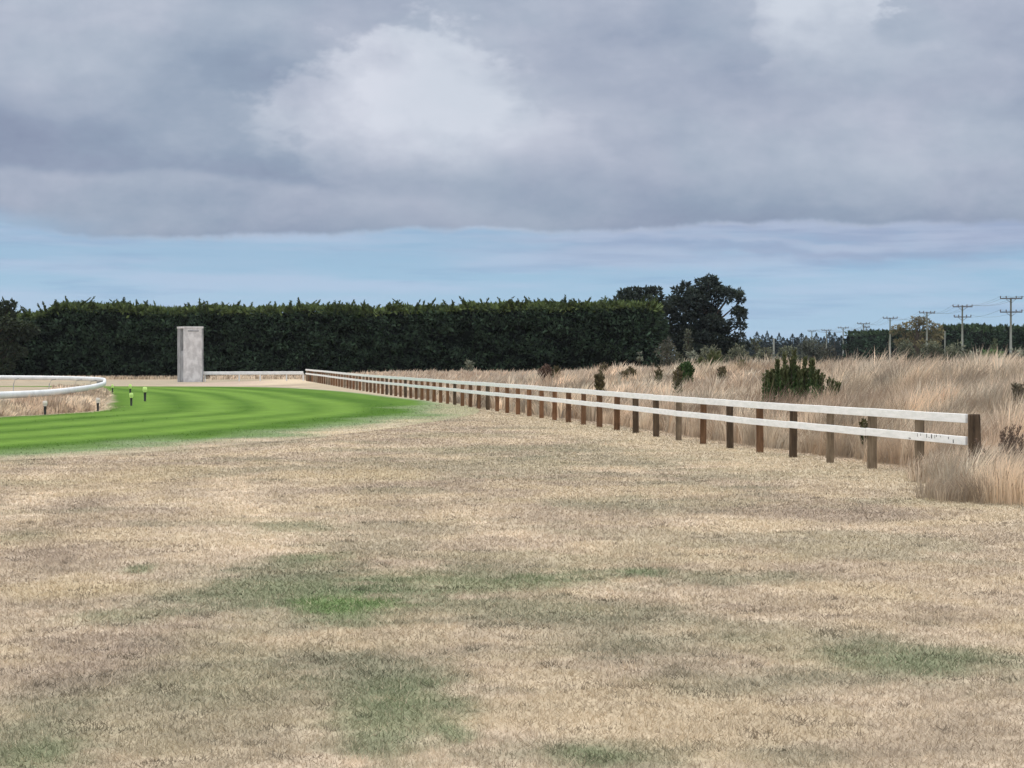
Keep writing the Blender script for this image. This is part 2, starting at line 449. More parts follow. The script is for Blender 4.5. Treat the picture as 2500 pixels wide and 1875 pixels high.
patch(480, 1340, 70, 40, PALE, .9); patch(490, 1260, 60, 50, PALE, .35); patch(1160, 1240, 170, 50, PALE, .5)
patch(1250, 1550, 240, 28, PALE, .45); patch(1660, 1540, 130, 14, PALE, .6); patch(1500, 1310, 400, 26, PALE, .35)
patch(300, 1170, 240, 30, DRYY, .8); patch(900, 1160, 200, 20, DRYY, .9); patch(200, 1440, 180, 22, DRYY, .9)
patch(1500, 1120, 300, 14, OLIVE, .45); patch(1250, 1100, 260, 14, OLIVE, .35); patch(2150, 1440, 300, 30, DRYY, .3)
patch(1900, 1480, 300, 30, MAUVE, .35); patch(2300, 1500, 260, 30, MAUVE, .4); patch(1550, 1465, 160, 18, MAUVE, .4)

def lawn_colour(X, Y):
    n1_ = fbm(X*.35, Y*.22, 4); n2_ = fbm(X*1.2+40, Y*1.0+11, 4); n3_ = fbm(X*3.2+7, Y*3.2+3, 3)*.6+.4*fbm(X*9+7, Y*9+3, 2)
    c = DRY[None, :]*(1+.50*(n1_[:, None]-.5)+.70*(n3_[:, None]-.5)+.35*(n2_[:, None]-.5))
    dm = XF(Y)-X                             # mower lanes run parallel to the fence
    ln_ = np.sin(dm*2*np.pi/2.5+1.2)*.5+.5*np.sin(dm*2*np.pi/1.27+.4)
    c = c*(1+.17*ln_*smooth(5, 8, dm)*smooth(14, 19, Y)*smooth(42, 30, Y)+.035*ln_*smooth(.3, .6, n1_+.15))[:, None]
    kl = (np.exp(-((dm-10.9)/.62)**2)*smooth(12, 17, Y)*smooth(33, 26, Y)*(.6+n2_*.7)*.85)[:, None]; c = c*(1-kl)+kl*np.array([.55, .455, .345])
    yk = smooth(.45, .65, n2_)[:, None]; c = c*(1-.5*yk)+.5*yk*DRYY
    mk = smooth(.50, .68, fbm(X*.8+5, Y*.7+70, 4))[:, None]; c = c*(1-.35*mk)+.35*mk*MAUVE
    ok = smooth(.52, .66, fbm(X*.6+90, Y*.5+21, 5))[:, None]; c = c*(1-.40*ok)+.40*ok*OLIVE
    wx = (fbm(X*1.1+3, Y*.6+31, 4)-.5); wy = (fbm(X*1.1+63, Y*.6+1, 4)-.5)
    for (x0, y0, rx, ry, colr, amt, e) in PATCH:
        r = np.sqrt(((X-x0)/rx+wx*1.0)**2+((Y-y0)/ry+wy*1.2)**2) + (n3_-.5)*1.3
        k = (np.clip(smooth(1.45, .25, r)*amt*.92, 0, 1))[:, None]
        c = c*(1-k)+k*colr*(1+.35*(n3_[:, None]-.5))
    d = XF(Y)-X                              # straw coloured strip along the foot of the fence
    k = (smooth(3.2, .4, d+2*(n2_-.5))*smooth(-.6, 0, d)*.6)[:, None]
    c = c*(1-k)+k*np.array([.50, .42, .295])
    c = c*(1-.20*smooth(60, 100, Y))[:, None]
    return c
def field_colour(X, Y):
    n1_ = fbm(X*.08+4, Y*.05, 4); n2_ = fbm(X*.5, Y*.3, 4)
    c = np.array([.36, .275, .205])[None, :]*(1+.5*(n2_[:, None]-.5))
    g = (smooth(200, 330, Y)*.8)[:, None]
    c = c*(1-g)+g*np.array([.20, .205, .115])*(1+.6*(n1_[:, None]-.5))
    return c

# ------------------------------------------------------------------ ground: one sheet to the horizon
ang = np.concatenate([np.linspace(-180, -24, 40)[:-1], np.linspace(-24, 24, 420), np.linspace(24, 180, 40)[1:]])
ang = np.radians(ang[:-1])
rad = np.concatenate([[2.5, 4.5, 6.5], np.geomspace(8, 300, 520), np.geomspace(310, 6000, 60)])
A_, R_ = np.meshgrid(ang, rad)
GX = (R_*np.sin(A_)).ravel(); GY = (R_*np.cos(A_)).ravel()
GZ = terrain(GX, GY)
na = len(ang)
i0 = np.arange(len(rad)-1)[:, None]*na; j0 = np.arange(na)[None, :]; j1 = (j0+1) % na
Q = np.stack([i0+j0, i0+na+j0, i0+na+j1, i0+j1], -1).reshape(-1, 4)
dF = GX-XF(GY)
kf = smooth(.1, 1.2, dF+(fbm(GX, GY)-.5)*.6)[:, None]*1.0
kfar = smooth(205, 230, GY)[:, None]
kf = np.maximum(kf, kfar)
gc = lawn_colour(GX, GY)*(1-kf)+field_colour(GX, GY)*kf
# bare pale dirt by the far corner of the fence, brown litter under the hedge
for (px, py, hx, hy, cc, am) in ((700, 935, 110, 5, (.50, .405, .29), .95), (560, 938, 120, 4, (.40, .31, .25), .7), (300, 934, 260, 5, (.30, .26, .19), .8)):
    x0, y0 = gp(px, py); ya = gp(px, py-hy)[1]; yb = gp(px, py+hy)[1]
    r = np.sqrt(((GX-x0)/(hx/F*y0))**2+((GY-y0)/(abs(ya-yb)/2*1.3))**2)+(fbm(GX*.3, GY*.3)-.5)*.6
    k = (smooth(1.2, .6, r)*am)[:, None]; gc = gc*(1-k)+k*np.array(cc)
ground = np_mesh('ground', np.stack([GX, GY, GZ], 1), Q, M['ground'], col=gc, smooth_=True)
prop(ground, 'flat mown dry tan lawn with patchy green areas rising behind the fence', None, kind='structure')

# ------------------------------------------------------------------ turf track
def resample(pts, n):
    p = np.array(pts, float)
    # Catmull-Rom through the points, then even arc length
    out = []
    P = np.vstack([2*p[0]-p[1], p, 2*p[-1]-p[-2]])
    for i in range(1, len(P)-2):
        for t in np.linspace(0, 1, 24, endpoint=False):
            a, b_, c, d = P[i-1], P[i], P[i+1], P[i+2]
            out.append(.5*((2*b_)+(-a+c)*t+(2*a-5*b_+4*c-d)*t*t+(-a+3*b_-3*c+d)*t**3))
    out.append(p[-1]); out = np.array(out)
    L = np.concatenate([[0], np.cumsum(np.linalg.norm(np.diff(out, axis=0), axis=1))])
    s = np.linspace(0, L[-1], n)
    return np.stack([np.interp(s, L, out[:, 0]), np.interp(s, L, out[:, 1])], 1)
OUT = [(-30, 19), (-20, 27), (-13.2, 33.4), (-8.7, 39), (-6.4, 43.7), (-4.0, 52.6), (-2.5, 62), (-1.1, 76), (-2.2, 92), (-5.2, 108), (-9.2, 129), (-14, 144), (-21, 153.5), (-35, 157), (-60, 156)]
INN = [(-36, 33), (-25, 42), (-19, 52), (-16.6, 62), (-15.6, 70.5), (-14.9, 73.0), (-14.3, 79), (-16.0, 90), (-17.8, 101), (-20.9, 118), (-24.8, 130), (-28.5, 146), (-35, 153.5), (-62, 155)]
# pair the two edges: the near part, the apex and the far part share parameters
def split_resample(pts, k, n1_, n2_):
    full = resample(pts, 4000); kp = np.array(pts[k]); i = np.argmin(np.linalg.norm(full-kp, axis=1))
    def sub(a, n): 
        L = np.concatenate([[0], np.cumsum(np.linalg.norm(np.diff(a, axis=0), axis=1))]); s = np.linspace(0, L[-1], n)
        return np.stack([np.interp(s, L, a[:, 0]), np.interp(s, L, a[:, 1])], 1)
    return np.vstack([sub(full[:i+1], n1_)[:-1], sub(full[i:], n2_)])
NA, NB2, NT = 260, 300, 140
oc_ = split_resample(OUT, 7, NA, NB2); ic_ = split_resample(INN, 6, NA, NB2)
NS = len(oc_)
tt = np.linspace(0, 1, NT)
TX = (ic_[:, None, 0]*(1-tt)+oc_[:, None, 0]*tt).ravel(); TY = (ic_[:, None, 1]*(1-tt)+oc_[:, None, 1]*tt).ravel()
Tt = np.tile(tt, NS); Ts = np.repeat(np.linspace(0, 1, NS), NT)
rs = np.random.default_rng(3)
edges = np.sort(np.concatenate([[0, 1.01], np.array([.08, .17, .26, .36, .44, .53, .61, .70, .80, .92])]))
vals = np.array([.40, .70, .22, .85, .28, .98, .35, .78, .08, .50, .40])
def turf_colour(X, Y, t, s):
    wz = t+(fbm(X*.12, Y*.12, 3)-.5)*.022
    ctr = (edges[:-1]+edges[1:])/2
    st = np.interp(wz, ctr, vals)
    st = np.clip(.5+(st-.5)*1.9+(fbm(X*.5, Y*.25, 4)-.5)*.5+(fbm(X*2.2, Y*.8, 3)-.5)*.2, 0, 1)[:, None]
    fine = fbm(X*3, Y*1.2, 3)[:, None]-.5
    c = np.array([.054, .120, .012])*(1-st)+np.array([.115, .208, .031])*st
    c = c*(1+.3*fine)
    # wear towards the outer edge: broad on the near side, crisp on the far side
    near = smooth(102, 78, Y)
    n_ = (fbm(X*.45, Y*.25, 4)-.5)
    a0 = .93*(1-near)+.74*near
    k = smooth(0, 1, (t-a0+n_*.22*near)/(1.0-a0)*1.05)[:, None]
    grey = np.array([.175, .225, .115])*(1+.3*fine)
    dry = lawn_colour(X, Y)
    c = np.where(k < .5, c*(1-2*k)+grey*2*k, grey*(2-2*k)+dry*(2*k-1))
    # the apex on the right fades out altogether
    k2 = smooth(-4.6, -.6, X+n_*4.0)[:, None]*smooth(110, 92, Y)[:, None]
    c = c*(1-.6*k2)+.6*k2*(grey*.75+dry*.25)
    ki = smooth(.035, 0, t+n_*.03)[:, None]; c = c*(1-ki)+ki*dry
    return c
TC = turf_colour(TX, TY, Tt, Ts)
ii = np.arange(NS-1)[:, None]*NT; jj = np.arange(NT-1)[None, :]
TQ = np.stack([ii+jj, ii+NT+jj, ii+NT+jj+1, ii+jj+1], -1).reshape(-1, 4)[:, ::-1]
turf = np_mesh('turf_track', np.stack([TX, TY, np.maximum(terrain(TX, TY), 0)+.006], 1), TQ, M['ground'], col=TC, smooth_=True)
prop(turf, 'bright green striped turf of the racecourse bend', None, kind='structure')

def inside(X, Y, poly):
    r = np.zeros(len(X), bool); n = len(poly); j = n-1
    for i in range(n):
        xi, yi = poly[i]; xj, yj = poly[j]
        cnd = ((yi > Y) != (yj > Y))
        with np.errstate(divide='ignore', invalid='ignore'):
            xx = (xj-xi)*(Y-yi)/(yj-yi)+xi
        r ^= cnd & (X < xx); j = i
    return r
track_poly = np.vstack([resample(OUT, 90), resample(INN, 90)[::-1]])
infield_poly = np.vstack([resample(INN, 90), [[-90, 100]]])

# ------------------------------------------------------------------ short mown grass
def short_blades(X, Y, Z, H, W, col, lean=1.6):
    n = len(X); a = rng.random(n)*2*np.pi; la = rng.random(n)*2*np.pi; lm = H*lean*rng.random(n)*1.5
    wx = np.cos(a)*W/2; wy = np.sin(a)*W/2
    V = np.empty((n, 3, 3), np.float32)
    V[:, 0] = np.stack([X-wx, Y-wy, Z], 1); V[:, 1] = np.stack([X+wx, Y+wy, Z], 1)
    V[:, 2] = np.stack([X+np.cos(la)*lm, Y+np.sin(la)*lm, Z+H], 1)
    T = np.arange(n*3).reshape(-1, 3)
    return V.reshape(-1, 3), T, np.repeat(col, 3, axis=0)
def scatter(n, y0, y1, xr=(-.30, .30), pad=1.5, power=1.0):
    # density falling with the square of the distance
    u = rng.random(n); Y = y0*(y1/y0)**(u**power)
    X = (xr[0]*Y-pad)+rng.random(n)*((xr[1]-xr[0])*Y+2*pad)
    return X, Y
n = 820000
X, Y = scatter(n, 8.6, 90)
keep = (X < XF(Y)+1.0) & ~inside(X, Y, infield_poly)
X, Y = X[keep], Y[keep]
intr = inside(X, Y, track_poly)
col_ = lawn_colour(X, Y)
gs = .5; gx = int(70/gs); gy = int(150/gs)
ras = np.zeros((gx, gy, 3)); cnt = np.zeros((gx, gy))
ix = np.clip(((TX+60)/gs).astype(int), 0, gx-1); iy = np.clip((TY/gs).astype(int), 0, gy-1)
np.add.at(ras, (ix, iy), TC); np.add.at(cnt, (ix, iy), 1)
kx = np.clip(((X+60)/gs+rng.normal(0, .35, len(X))).astype(int), 0, gx-1); ky = np.clip((Y/gs+rng.normal(0, .35, len(X))).astype(int), 0, gy-1)
ok_ = intr & (cnt[kx, ky] > 0)
col_[ok_] = (ras[kx, ky]/np.maximum(cnt[kx, ky], 1)[:, None])[ok_]*1.5
onturf = ok_
fade_ = np.ones(len(X)); fade_[ok_] = smooth(.115, .055, (col_[:, 1]-col_[:, 0])[ok_])
keep = rng.random(len(X)) < fade_
X, Y, col_, onturf = X[keep], Y[keep], col_[keep], onturf[keep]
jit = rng.random(len(X))
pale = (jit > .86)[:, None]; dark = (jit < .16)[:, None]
col_ = col_*(.89+.28*rng.random(len(X)))[:, None]
col_ = np.where(pale & ~onturf[:, None], col_*.5+PALE*.62, col_); col_ = np.where(dark, col_*.74, col_)
cl = fbm(X*5, Y*9, 3); cl = np.clip(.5+(cl-.5)*1.5, 0, 1); col_ = col_*(.82+.36*cl)[:, None]; fl = smooth(.66, .74, fbm(X*4.5+51, Y*5.5+13, 3)); col_ = col_*(1-.45*fl)[:, None]
H = (.016+.030*rng.random(len(X)))*(.40+.75*cl); W_ = .0047*Y/10*(.7+.7*rng.random(len(X)))
V_, T_, c_ = short_blades(X, Y, terrain(X, Y), H, W_, col_)
mg = np_mesh('mown_grass', V_, T_, M['blade'], col=c_)
prop(mg, 'short mown dry grass blades with green patches', None, kind='stuff')

# ------------------------------------------------------------------ tall dry grass
def tall_blades(X, Y, Z, H, W, col, lx, ly, tipcol=None):
    n = len(X); a = rng.normal(0, .7, n)
    wx = np.cos(a)*W/2; wy = np.sin(a)*W/2
    V = np.empty((n, 5, 3), np.float32)
    V[:, 0] = np.stack([X-wx*.6, Y-wy*.6, Z-.02], 1); V[:, 1] = np.stack([X+wx*.6, Y+wy*.6, Z-.02], 1)
    mx, my = X+lx*.35, Y+ly*.35
    V[:, 2] = np.stack([mx+wx, my+wy, Z+H*.60], 1); V[:, 3] = np.stack([mx-wx, my-wy, Z+H*.60], 1)
    V[:, 4] = np.stack([X+lx, Y+ly, Z+H], 1)
    base = np.arange(n)[:, None]*5
    T = np.concatenate([base+np.array([0, 1, 2]), base+np.array([0, 2, 3]), base+np.array([3, 2, 4])])
    c = np.repeat(col, 5, axis=0)
    return V.reshape(-1, 3), T, c
TALLC = np.array([.58, .468, .355]); TALLB = np.array([.38, .28, .20]); TALLP = np.array([.69, .595, .465]); RED = np.array([.50, .34, .225]); GREY = np.array([.50, .42, .31])
def tall_colour(X, Y):
    n = len(X)
    a = fbm(X*.35+2, Y*.2+8, 4); b2 = fbm(X*1.3, Y*.8, 3); g = fbm(X*.2+50, Y*.12+9, 3)
    c = np.tile(TALLC, (n, 1))
    k = smooth(.50, .70, a)[:, None]; c = c*(1-k*.65)+k*.65*TALLB
    k = smooth(.50, .66, b2)[:, None]; c = c*(1-k*.6)+k*.6*TALLP
    k = smooth(.52, .64, g)[:, None]; c = c*(1-k*.45)+k*.45*GREY
    cz = fbm(X*2.2+9, Y*1.1+3, 3); c = c*(.62+.76*smooth(.3, .7, cz))[:, None]
    c = c*(.78+.44*rng.random(n))[:, None]
    k = (rng.random(n) < .08)[:, None]; c = np.where(k, TALLB*.7, c)
    return c
parts = []
def add_tall(X, Y, Hb, Wb, colr, leanx=.30):
    n = len(X)
    tuft = fbm(X*.9+12, Y*.9+5, 3); sw = fbm(X*.5+33, Y*.5+17, 2)
    cs = np.where(Y < 68, .62, 1.1)
    wx_ = X/cs+(fbm(X*1.1, Y*1.1, 3)-.5)*1.6; wy_ = Y/cs+(fbm(X*1.1+31, Y*1.1+7, 3)-.5)*1.6
    ci = np.floor(wx_).astype(int); cj = np.floor(wy_).astype(int)
    h1 = _T[ci*7 & 255, cj*13 & 255]; h2 = _T[ci*5+91 & 255, cj*3+17 & 255]; h3 = _T[ci*11+9 & 255, cj*17+71 & 255]
    ox = (wx_-ci)-(.3+.4*h1); oy = (wy_-cj)-(.3+.4*h2); rr0 = np.clip(np.sqrt(ox*ox+oy*oy)*1.6, 0, 1)
    H = Hb*(.62+.5*rng.random(n))*(.45+.9*tuft)*(.62+.62*h3)*(1.12-.45*rr0)
    ld_ = leanx*H*(.1+1.3*sw)+ox*H*1.15+rng.normal(0, .16, n)*H; ly_ = oy*H*1.0+rng.normal(-.05, .2, n)*H
    colr = colr*(.80+.42*h2)[:, None]*(1.10-.30*rr0)[:, None]*(1+.10*(h1-.5)[:, None]*np.array([1.0, -.2, -1.2]))
    W = Wb*(.6+.8*rng.random(n))
    parts.append(tall_blades(X, Y, terrain(X, Y), H, W, colr, ld_, ly_))
# near band beyond the fence and at its open end
def fence_edge(Y):   # how far beyond the fence the long grass begins (negative: it spills past the fence end)
    return .55+.5*fbm(Y*.7, Y*0+3, 3)
def tall_mask(X, Y):
    d = X-XF(Y)
    m = (Y > 35.0) & (d > fence_edge(Y))
    # spill round the end of the fence
    eb = np.interp(Y, [24.9, 26.3, 26.9, 27.6, 29.3, 32.0, 35.5], [9.5, 7.6, 5.8, 5.35, 5.3, 5.9, 6.35])
    m |= (Y > 25.0) & (Y <= 35.0) & (X > eb-.1+(fbm(Y*1.3, X*1.3, 3)-.5)*.9)
    return m
X = -2+rng.random(900000)*22; Y = 24+rng.random(900000)*44
k = tall_mask(X, Y) & (X < .30*Y+3); X, Y = X[k], Y[k]
sub = rng.random(len(X)) < np.clip((36/Y)**1.0, .4, 1)*np.where(Y > 36, .75, 1); X, Y = X[sub], Y[sub]
c = tall_colour(X, Y)
kr = (smooth(32.5, 28.5, Y)*smooth(.40, .56, fbm(X*.8, Y*.8+4, 3)))[:, None]; c = c*(1-.5*kr)+.5*kr*RED
fx = X-XF(Y); ko = (smooth(2.0, .6, fx)*(Y > 34))[:, None]; c = c*(1-.45*ko)+.45*ko*np.array([.50, .375, .26])
front = smooth(2.5, .3, fx)*(Y > 34)
eb_ = np.interp(Y, [24.9, 26.3, 26.9, 27.6, 29.3, 32.0, 35.5], [9.5, 7.6, 5.8, 5.35, 5.3, 5.9, 6.35])
rise = np.where(Y < 35.5, .55+.45*smooth(-.3, .9, X-eb_), 1.0)
add_tall(X, Y, .86*rise*(1-.25*front)*(.74+.26*smooth(30.5, 37, Y)), .0085*Y/30, c)
# further bands
def far_band(n, y0, y1, Wk, Hb=.75):
    Y = y0+(y1-y0)*rng.random(n); x0 = XF(Y)+.5; x1 = .30*Y+4
    X = x0+(x1-x0)*rng.random(n)
    k = X < np.where(Y > 195, -40+0*Y, 1e9) if y1 > 400 else np.ones(n, bool)
    X, Y = X[k], Y[k]
    c = tall_colour(X, Y)
    pk = smooth(70, 130, Y)[:, None]; c = c*(1-.5*pk)+.5*pk*np.array([.54, .44, .345])
    add_tall(X, Y, Hb, Wk*Y, c)
far_band(170000, 68, 110, .00042, .66); far_band(120000, 110, 200, .00055, .55)
# pale green tint field at the far right
Yg = 90+120*rng.random(40000); Xg = (.205+.10*rng.random(40000))*Yg
cg = tall_colour(Xg, Yg)*.45+np.array([.20, .20, .12])*.55
add_tall(Xg, Yg, .6, .00055*Yg, cg)
# long grass under the inner running rail and inside it
Xi = -34+22*rng.random(260000); Yi = 56+64*rng.random(260000)
inn = resample(INN, 400)
k = inside(Xi, Yi, infield_poly); Xi, Yi = Xi[k], Yi[k]
dmin = np.full(len(Xi), 1e9)
for q in inn[::2]:
    dmin = np.minimum(dmin, (Xi-q[0])**2+(Yi-q[1])**2)
dmin = np.sqrt(dmin)
k = (dmin > .15) & (dmin < 2.6+1.2*(fbm(Xi*.4, Yi*.4)-.5)) & (rng.random(len(Xi)) < .9)
Xi, Yi, di = Xi[k], Yi[k], dmin[k]
c = tall_colour(Xi, Yi)*1.15
hb = .40*smooth(0, .7, di)+.10
n_ = len(Xi)
parts.append(tall_blades(Xi, Yi, terrain(Xi, Yi), hb*(.5+.6*rng.random(n_))*(.6+.7*fbm(Xi, Yi, 3)), .0006*Yi*(.6+.7*rng.random(n_)), c, rng.normal(.05, .1, n_), rng.normal(0, .08, n_)))
# rough edging between the far rail, the tower and the hedge
Xh = -62+60*rng.random(26000); Yh = 190+30*rng.random(26000)
k = (Yh > 203-.2*(Xh+40)*0+6*(fbm(Xh*.3, Yh*0, 3)-.5)); k &= (Xh > -27) | (Yh > 214)
Xh, Yh = Xh[k], Yh[k]
n_ = len(Xh); c = tall_colour(Xh, Yh)
parts.append(tall_blades(Xh, Yh, terrain(Xh, Yh), .35*(.4+rng.random(n_)*.8), .10*(.6+.7*rng.random(n_)), c, rng.normal(.05, .1, n_), rng.normal(0, .08, n_)))
off = 0; VV, TT, CC = [], [], []
for v_, t_, c_ in parts:
    VV.append(v_); TT.append(t_+off); CC.append(c_); off += len(v_)
tg = np_mesh('tall_dry_grass', np.concatenate(VV), np.concatenate(TT), M['blade'], col=np.concatenate(CC))
prop(tg, 'long uncut straw coloured grass behind the white rails', None, kind='stuff')
del VV, TT, CC, parts

# ------------------------------------------------------------------ the post and rail fence
S = 2.29
def fpos(i): # i-th post
    Y = S*(i+14.9); return XF(Y), Y
e = at(2378, 1011, 31.75)
fx0, fy0 = e.x, e.y
fence = empty('rail_fence', (fx0, fy0, 0), 'long two rail white fence on brown timber posts running back to the grey tower', 'fence')
fdir = Vector((-.1507, 1, 0)).normalized(); fnorm = Vector((-fdir.y, fdir.x, 0))   # towards the mown side
woods = ['wood_a', 'wood_b', 'wood_c', 'wood_d']
NP = 66
first = ['wood_b', 'wood_b', 'wood_b', 'wood_c', 'wood_a', 'wood_c', 'wood_a', 'wood_b', 'wood_c', 'wood_c', 'wood_a', 'wood_a', 'wood_a', 'wood_a']
rz = math.atan2(fdir.x, fdir.y)
for i in range(NP):
    x, y = fpos(i); z0 = float(terrain(x, y))
    mt = first[i] if i < len(first) else random.choice(['wood_a', 'wood_a', 'wood_d', 'wood_c', 'wood_b', 'wood_d'])
    r = random.uniform(.064, .076)
    m = MB(); tl = random.uniform(-.012, .012); ht = random.uniform(.945, .96)
    # D-shaped round-backed post with irregular outline
    pts = []
    prof = [(-.92, -.9), (-.4, -1.0), (.4, -1.0), (.92, -.9), (1.0, -.2), (.9, .45), (.5, .9), (0, 1.0), (-.5, .9), (-.9, .45), (-1.0, -.2)]
    n0 = 0; lv = [(-.15, 1.03), (.3, 1.0), (.65, .98), (ht, .96)]
    for (zz, sc_) in lv:
        for (a, c2) in prof:
            m.v.append((x+a*r*sc_+tl*zz, y+c2*r*sc_, z0+zz))
    kk = len(prof)
    for l in range(len(lv)-1):
        for q in range(kk):
            q2 = (q+1) % kk; m.f.append((l*kk+q, l*kk+q2, (l+1)*kk+q2, (l+1)*kk+q))
    m.f.append(tuple((len(lv)-1)*kk+q for q in range(kk))); m.f.append(tuple(reversed(range(kk))))
    m.build('post', M[mt], fence)
# thick end post
m = MB(); ph = e.z
m.tube([(fx0+.02, fy0, -.2), (fx0+.01, fy0, .5), (fx0, fy0, ph-.015), (fx0, fy0, ph)], [.092, .088, .085, .075], 14)
prop(m.build('end_post', M['wood_c'], fence, smooth_=False), 'thick dark round end post')
# rails: boards joined on the posts
def railmesh(zc, hh, name):
    m = MB(); off_ = .088
    p0 = Vector((XF(31.85), 31.85, 0))
    pts = [p0]+[Vector((*fpos(i), 0)) for i in range(0, NP)]
    lift = [0]+[float(terrain(*fpos(i))) for i in range(NP)]
    i = 0
    while i < len(pts)-1:
        j = min(i+2, len(pts)-1)
        dz0 = random.uniform(-.010, .010)
        for s in range(i, j):
            a, c2 = pts[s].copy(), pts[s+1].copy()
            sag = random.uniform(-.004, .004)
            a.z = zc+lift[s]+dz0; c2.z = zc+lift[s+1]+dz0*.5+sag
            o2 = fnorm*off_
            g0 = fdir*(.007 if s == i else 0); g1 = fdir*(-.007 if s == j-1 else .004)
            m.beam(a+o2+g0, c2+o2+g1, .038, hh)
        i = j
    o = m.build(name, M['paint'], fence, bevel=.006)
    return o
def fpt(i): return Vector((*fpos(i), 0))
prop(railmesh(.898, .125, 'top_rail'), 'upper white board')
prop(railmesh(.592, .118, 'bottom_rail'), 'lower white board with flaking paint at its near end')
for (px, dzz, ww, hh) in ((2249, -.04, .05, .012), (2268, .02, .008, .05), (2276, .03, .006, .035), (2291, .02, .012, .055), (2297, .0, .02, .01), (2303, .02, .02, .06), (2311, .02, .007, .05), (2315, .035, .012, .03), (2325, .03, .006, .02), (2345, .02, .01, .035), (2357, -.02, .014, .05)):
    i_ = 27550/(px-406)-14.9; Yq = S*(i_+14.9)
    q = Vector((XF(Yq), Yq, .592+dzz)) + fnorm*(.088+.0205)
    m = MB(); m.beam(q-fdir*ww, q+fdir*ww, .003, hh); m.build('flaked_patch', M['scuff'], fence)

# ------------------------------------------------------------------ white rail between the fence corner and the tower
cx, cy = fpos(65.6)
L0 = at(497, 900, 186.0); 
hr = empty('running_rail', (cx, cy, 0), 'straight white rail on pale posts between the grey tower and the fence corner', 'rail')
zr = zy(911, 186)
m = MB(); za = zy(911, cy)
a = Vector((L0.x, 186.0, zr)); c2 = Vector((cx-.2, cy, za+.02))
m.beam(a, c2, .08, .26); m.build('rail', M['plastic'], hr, bevel=.02)
for px in (500, 587, 640, 706, 748):
    f = (px-497)/(748-497); q = a.lerp(c2, f)
    m = MB(); m.tube([(q.x, q.y+.08, -.1), (q.x, q.y+.08, q.z)], .055, 8); m.build('post', M['plastic'], hr)

# ------------------------------------------------------------------ concrete tower
def tower():
    Yt = 185.5; zt = zy(797, Yt)
    xl = at(433, 900, Yt).x; xr_ = at(495, 900, Yt).x; xm = at(449, 900, Yt).x
    th = R(17.5); fw = (xr_-xm)/math.cos(th); sw = 1.75
    # local frame: origin at the front left corner, u along the front to the right, v along the left side backwards
    u = Vector((math.cos(th), math.sin(th)*.35, 0)); 
    u = Vector((math.cos(R(8)), math.sin(R(8)), 0)); fw = (xr_-xm)/u.x
    v = Vector((at(433, 900, Yt+1.6).x-xm, 1.6, 0)); sl = v.length; v = v.normalized()
    t = empty('concrete_tower', (xm, Yt-.0, 0), 'tall slim pale grey concrete tower standing before the dark hedge', 'tower')
    O = Vector((xm, Yt, 0))
    def quadbox(m, a0, a1, b0, b1, z0, z1):
        n0 = len(m.v)
        for z in (z0, z1):
            for (i, j) in ((a0, b0), (a1, b0), (a1, b1), (a0, b1)):
                q = O+u*i+v*j; m.v.append((q.x, q.y, z))
        for q in ((0, 3, 2, 1), (4, 5, 6, 7), (0, 1, 5, 4), (1, 2, 6, 5), (2, 3, 7, 6), (3, 0, 4, 7)):
            m.f.append(tuple(n0+i for i in q))
    # core behind the side recess, front slab, back slab, cap
    m = MB(); quadbox(m, .0, fw, 0, .16, -.2, zt-.16); m.build('front_wall', M['concrete'], t, bevel=.015)
    m = MB(); quadbox(m, .0, fw, sl-.7, sl, -.2, zt-.16); m.build('back_wall', M['concrete_side'], t, bevel=.015)
    m = MB(); quadbox(m, .34, fw-.02, .163, sl-.703, -.2, zt-.17); m.build('side_recess', M['concrete_dark'], t)
    zs = zy(857, Yt); m = MB(); quadbox(m, .10, .338, .165, sl-.705, -.2, zs); m.build('side_panel', M['concrete_side'], t)
    m = MB(); quadbox(m, -.03, fw+.03, -.03, sl+.02, zt-.158, zt); m.build('cap', M['concrete'], t, bevel=.015)
    m = MB(); quadbox(m, fw-.10, fw+.012, -.05, -.003, -.2, zt-.162); m.build('corner_rib', M['concrete_side'], t, bevel=.008)
    m = MB(); quadbox(m, .30, fw-.35, -.028, -.003, zt-.42, zt-.30); 
    m.build('lintel_band', M['concrete_side'], t, bevel=.006)
    return t
tower()

# ------------------------------------------------------------------ inner running rail (plastic, curved)
IR = [(-27, 44), (-20, 53), (-17.2, 62), (-16.1, 72), (-16.0, 79), (-17.0, 91), (-18.4, 103), (-19.9, 112), (-21.2, 118.5), (-23.4, 123), (-27, 126), (-33, 127.5), (-42, 128), (-60, 127)]
ir = resample(IR, 420)
rr = empty('inner_running_rail', (-16.1, 72, 0), 'white curved plastic running rail looping round the dry infield at the left', 'rail')
m = MB()
hz = np.interp(ir[:, 1], [60, 72, 80, 95, 112, 130], [.73, .73, .71, .72, .80, .93])
n0 = 0; prof = [(math.cos(a)*.075, math.sin(a)*.115) for a in np.linspace(0, 2*math.pi, 12, endpoint=False)]
for i in range(len(ir)):
    p = ir[i]; t_ = ir[min(i+1, len(ir)-1)]-ir[max(i-1, 0)]; t_ = t_/np.linalg.norm(t_); nx, ny = -t_[1], t_[0]
    for (a, c2) in prof: m.v.append((p[0]+nx*a, p[1]+ny*a, hz[i]-.10+c2))
for i in range(len(ir)-1):
    for q in range(12):
        q2 = (q+1) % 12; m.f.append((i*12+q, i*12+q2, (i+1)*12+q2, (i+1)*12+q))
m.build('rail', M['plastic'], rr, smooth_=True)
